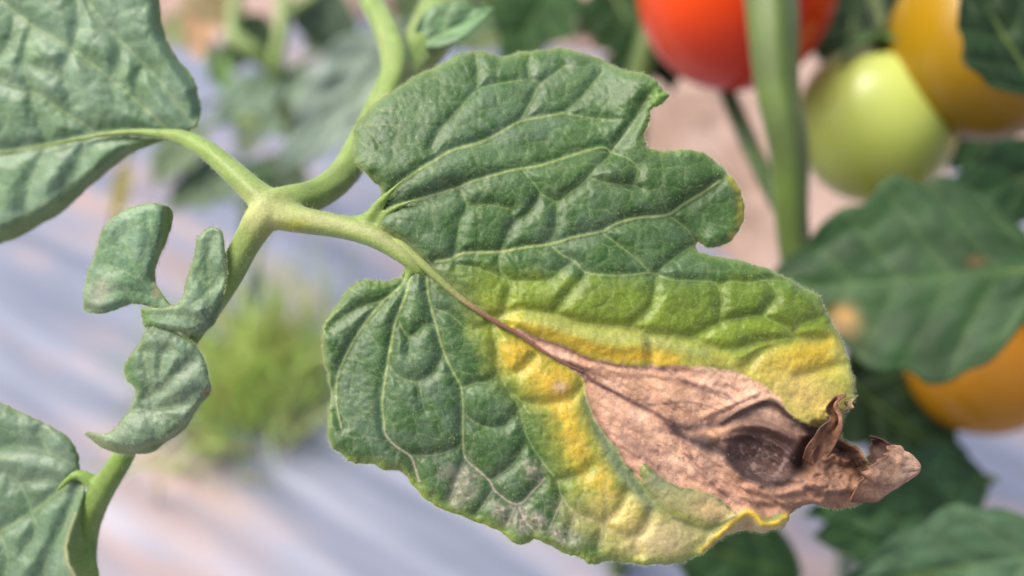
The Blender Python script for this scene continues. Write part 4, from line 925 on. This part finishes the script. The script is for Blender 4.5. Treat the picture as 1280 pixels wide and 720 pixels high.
# ---- plant behind on the left
gl = ground_at(380, 230); lb = np.array([gl[0], gl[1], 0])
bp_ = empty('tomato_plant', tuple(lb)); tag(bp_, 'blurred tomato plant with pale thin stems growing behind the joint of the front leaf', 'tomato plant', 'tomato plants')
M_pstem = simple('pale_green_stem', (.24, .33, .10), .5, noise=60)
def stm(pts, rad, name='branch', par=bp_, mat=M_pstem):
    v_, f_ = tube_mesh(pts, rad, 10, 6); return mk(name, v_, f_, mat, par)
stm([lb+np.array([0, 0, -.012]), P(365, 170, .62), P(345, 95, .56), P(352, 40, .55), P(355, -40, .56), P(350, -140, .58)], [.005, .005, .0045, .004, .004, .004], 'main_stem')
stm([P(347, 90, .56), P(315, 62, .55), P(292, 40, .55), P(298, -20, .56)], [.004, .0045, .004, .0035])
stm([P(347, 95, .56), P(300, 60, .55), P(275, 65, .55), P(265, 100, .55)], [.003, .003, .0025, .002], mat=M_gstem)
PG = (.16, .23, .15)
bg_leaf(bp_, A(530, 30, .50), A(345, 215, .48), .055, (.19, .25, .19), nrm=camn+.3*UPV, fold=.06, droop=.03, lobes=3, lob=.1, seed=31, stalk=[A(540, 0, .51), A(450, -60, .55), A(352, -50, .562)])
bg_leaf(bp_, A(345, 95, .56), A(270, 150, .53), .034, PG, nrm=camn+.3*UPV, fold=.06, droop=.04, lobes=2, lob=.1, seed=32)
bg_leaf(bp_, A(350, 100, .56), A(400, 125, .55), .03, PG, nrm=camn, fold=.06, droop=.04, lobes=2, lob=.1, seed=33)
bg_leaf(bp_, A(330, 20, .57), A(290, 85, .56), .035, DG, nrm=camn, fold=.06, droop=.04, lobes=2, lob=.1, seed=34)
bg_leaf(bp_, A(400, 60, .57), A(420, -20, .55), .05, (.10, .15, .09), nrm=camn, fold=.06, droop=.04, lobes=2, lob=.1, seed=35)
bg_leaf(bp_, A(300, 205, .60), A(205, 262, .58), .045, (.11, .16, .09), nrm=camn+.5*UPV, fold=.06, droop=.04, lobes=3, lob=.2, seed=36, stalk=[A(340, 195, .62), A(367, 185, .625)])
bg_leaf(bp_, A(300, 210, .60), A(345, 225, .57), .02, DG, nrm=camn+.5*UPV, fold=.06, droop=.04, lobes=2, lob=.1, seed=37)
bg_leaf(bp_, A(375, 200, .60), A(300, 290, .58), .05, (.12, .17, .09), nrm=camn+.6*UPV, fold=.08, droop=.04, lobes=3, lob=.25, seed=38)
bg_leaf(bp_, A(600, -20, .50), A(565, 60, .46), .05, (.07, .12, .05), nrm=camn, fold=.1, droop=.04, lobes=3, lob=.2, seed=39)
bg_leaf(bp_, A(250, -40, .62), A(300, 40, .60), .05, (.20, .15, .06), nrm=camn, fold=.1, droop=.04, lobes=3, lob=.2, seed=40)
bg_leaf(bp_, A(160, 200, .55), A(140, 290, .55), .012, (.42, .36, .14), nrm=camn, fold=.1, droop=.02, lobes=1, lob=.0, seed=41, stalk=[A(170, 180, .56), A(260, 130, .58), A(347, 100, .56)])
bg_leaf(bp_, A(322, 330, .50), A(318, 390, .49), .007, (.05, .09, .04), nrm=camn, fold=.1, droop=.02, lobes=1, lob=.0, seed=42, stalk=[A(326, 310, .5), A(345, 250, .55), A(366, 185, .62)])

for k, (u, v, du, dv_, d, wd, col) in enumerate([(235, 60, 40, -50, .66, .05, (.36, .22, .12)), (215, 20, 50, 40, .68, .04, (.16, .20, .07)), (405, 40, -25, -50, .64, .03, (.50, .30, .22)), (440, 30, -60, 30, .60, .04, (.09, .14, .06)), (270, 60, 15, 60, .58, .02, (.10, .20, .05)), (380, 130, -60, 40, .63, .035, (.16, .23, .15)), (330, 130, -30, 70, .66, .03, (.13, .17, .10)), (500, 40, 60, -60, .58, .06, (.10, .15, .06)), (640, 20, -60, 40, .56, .06, (.12, .15, .06)), (250, 160, -60, 70, .60, .04, (.12, .17, .09))]):
    bg_leaf(bp_, A(u, v, d), A(u+du, v+dv_, d-.02), wd, col, nrm=camn+.4*UPV, fold=.12, droop=.06, lobes=3, lob=.25, seed=60+k)
stm([P(352, 20, .55), P(420, -20, .56), P(500, -60, .56)], [.003, .003, .003]); stm([P(345, 95, .56), P(395, 70, .57), P(430, 40, .59)], [.0025, .002, .002]); stm([P(365, 170, .62), P(300, 150, .62), P(250, 160, .61), P(190, 220, .59)], [.003, .003, .0025, .002])
# curled young leaflet where the leaf meets the frame's top
yo = bg_leaf(front, P(520, 60, .205), P(615, 5, .205), .013, (.11, .20, .08), nrm=camn+.6*UPV, fold=.25, droop=.1, lobes=2, lob=.1, seed=50, mat=M_leaf)

# ------------------------------------------------------------------ weeds growing through the film
gw = ground_at(320, 520)
rs = np.random.RandomState(6); Vg, Fg, Cg = [], [], []
for k in range(620):
    p = gw+np.array([rs.randn()*.026, rs.randn()*.034+.01, 0]); p[2] = .003
    hgt = .035+.065*rs.rand(); dr = np.array([rs.randn()*.35, rs.randn()*.35, 1.0]); dr /= np.linalg.norm(dr)
    sd_ = np.cross(dr, [rs.randn(), rs.randn(), 0]); sd_ /= np.linalg.norm(sd_)+1e-9; w_ = .0009+.0014*rs.rand(); bend = np.array([rs.randn(), rs.randn(), -.3])*.02
    n0 = len(Vg); col = np.array([.42, .54, .17])*(.65+.8*rs.rand()) if rs.rand() < .8 else np.array([.38, .33, .14])
    for i in range(5):
        t = i/4; c = p+dr*hgt*t+bend*t*t; ww = w_*(1-t)**.6+.0001
        Vg += [c-sd_*ww, c+sd_*ww]; Cg += [col, col]
    for i in range(4): Fg.append((n0+2*i, n0+2*i+1, n0+2*i+3, n0+2*i+2))
gr = mk('weed_grass', np.array(Vg), Fg, M_bleaf, None, cols=np.c_[np.array(Cg), np.ones(len(Cg))], origin=(gw[0], gw[1], 0))
tag(gr, 'tuft of light green grassy weeds growing up through the plastic film', 'grass', kind='stuff')
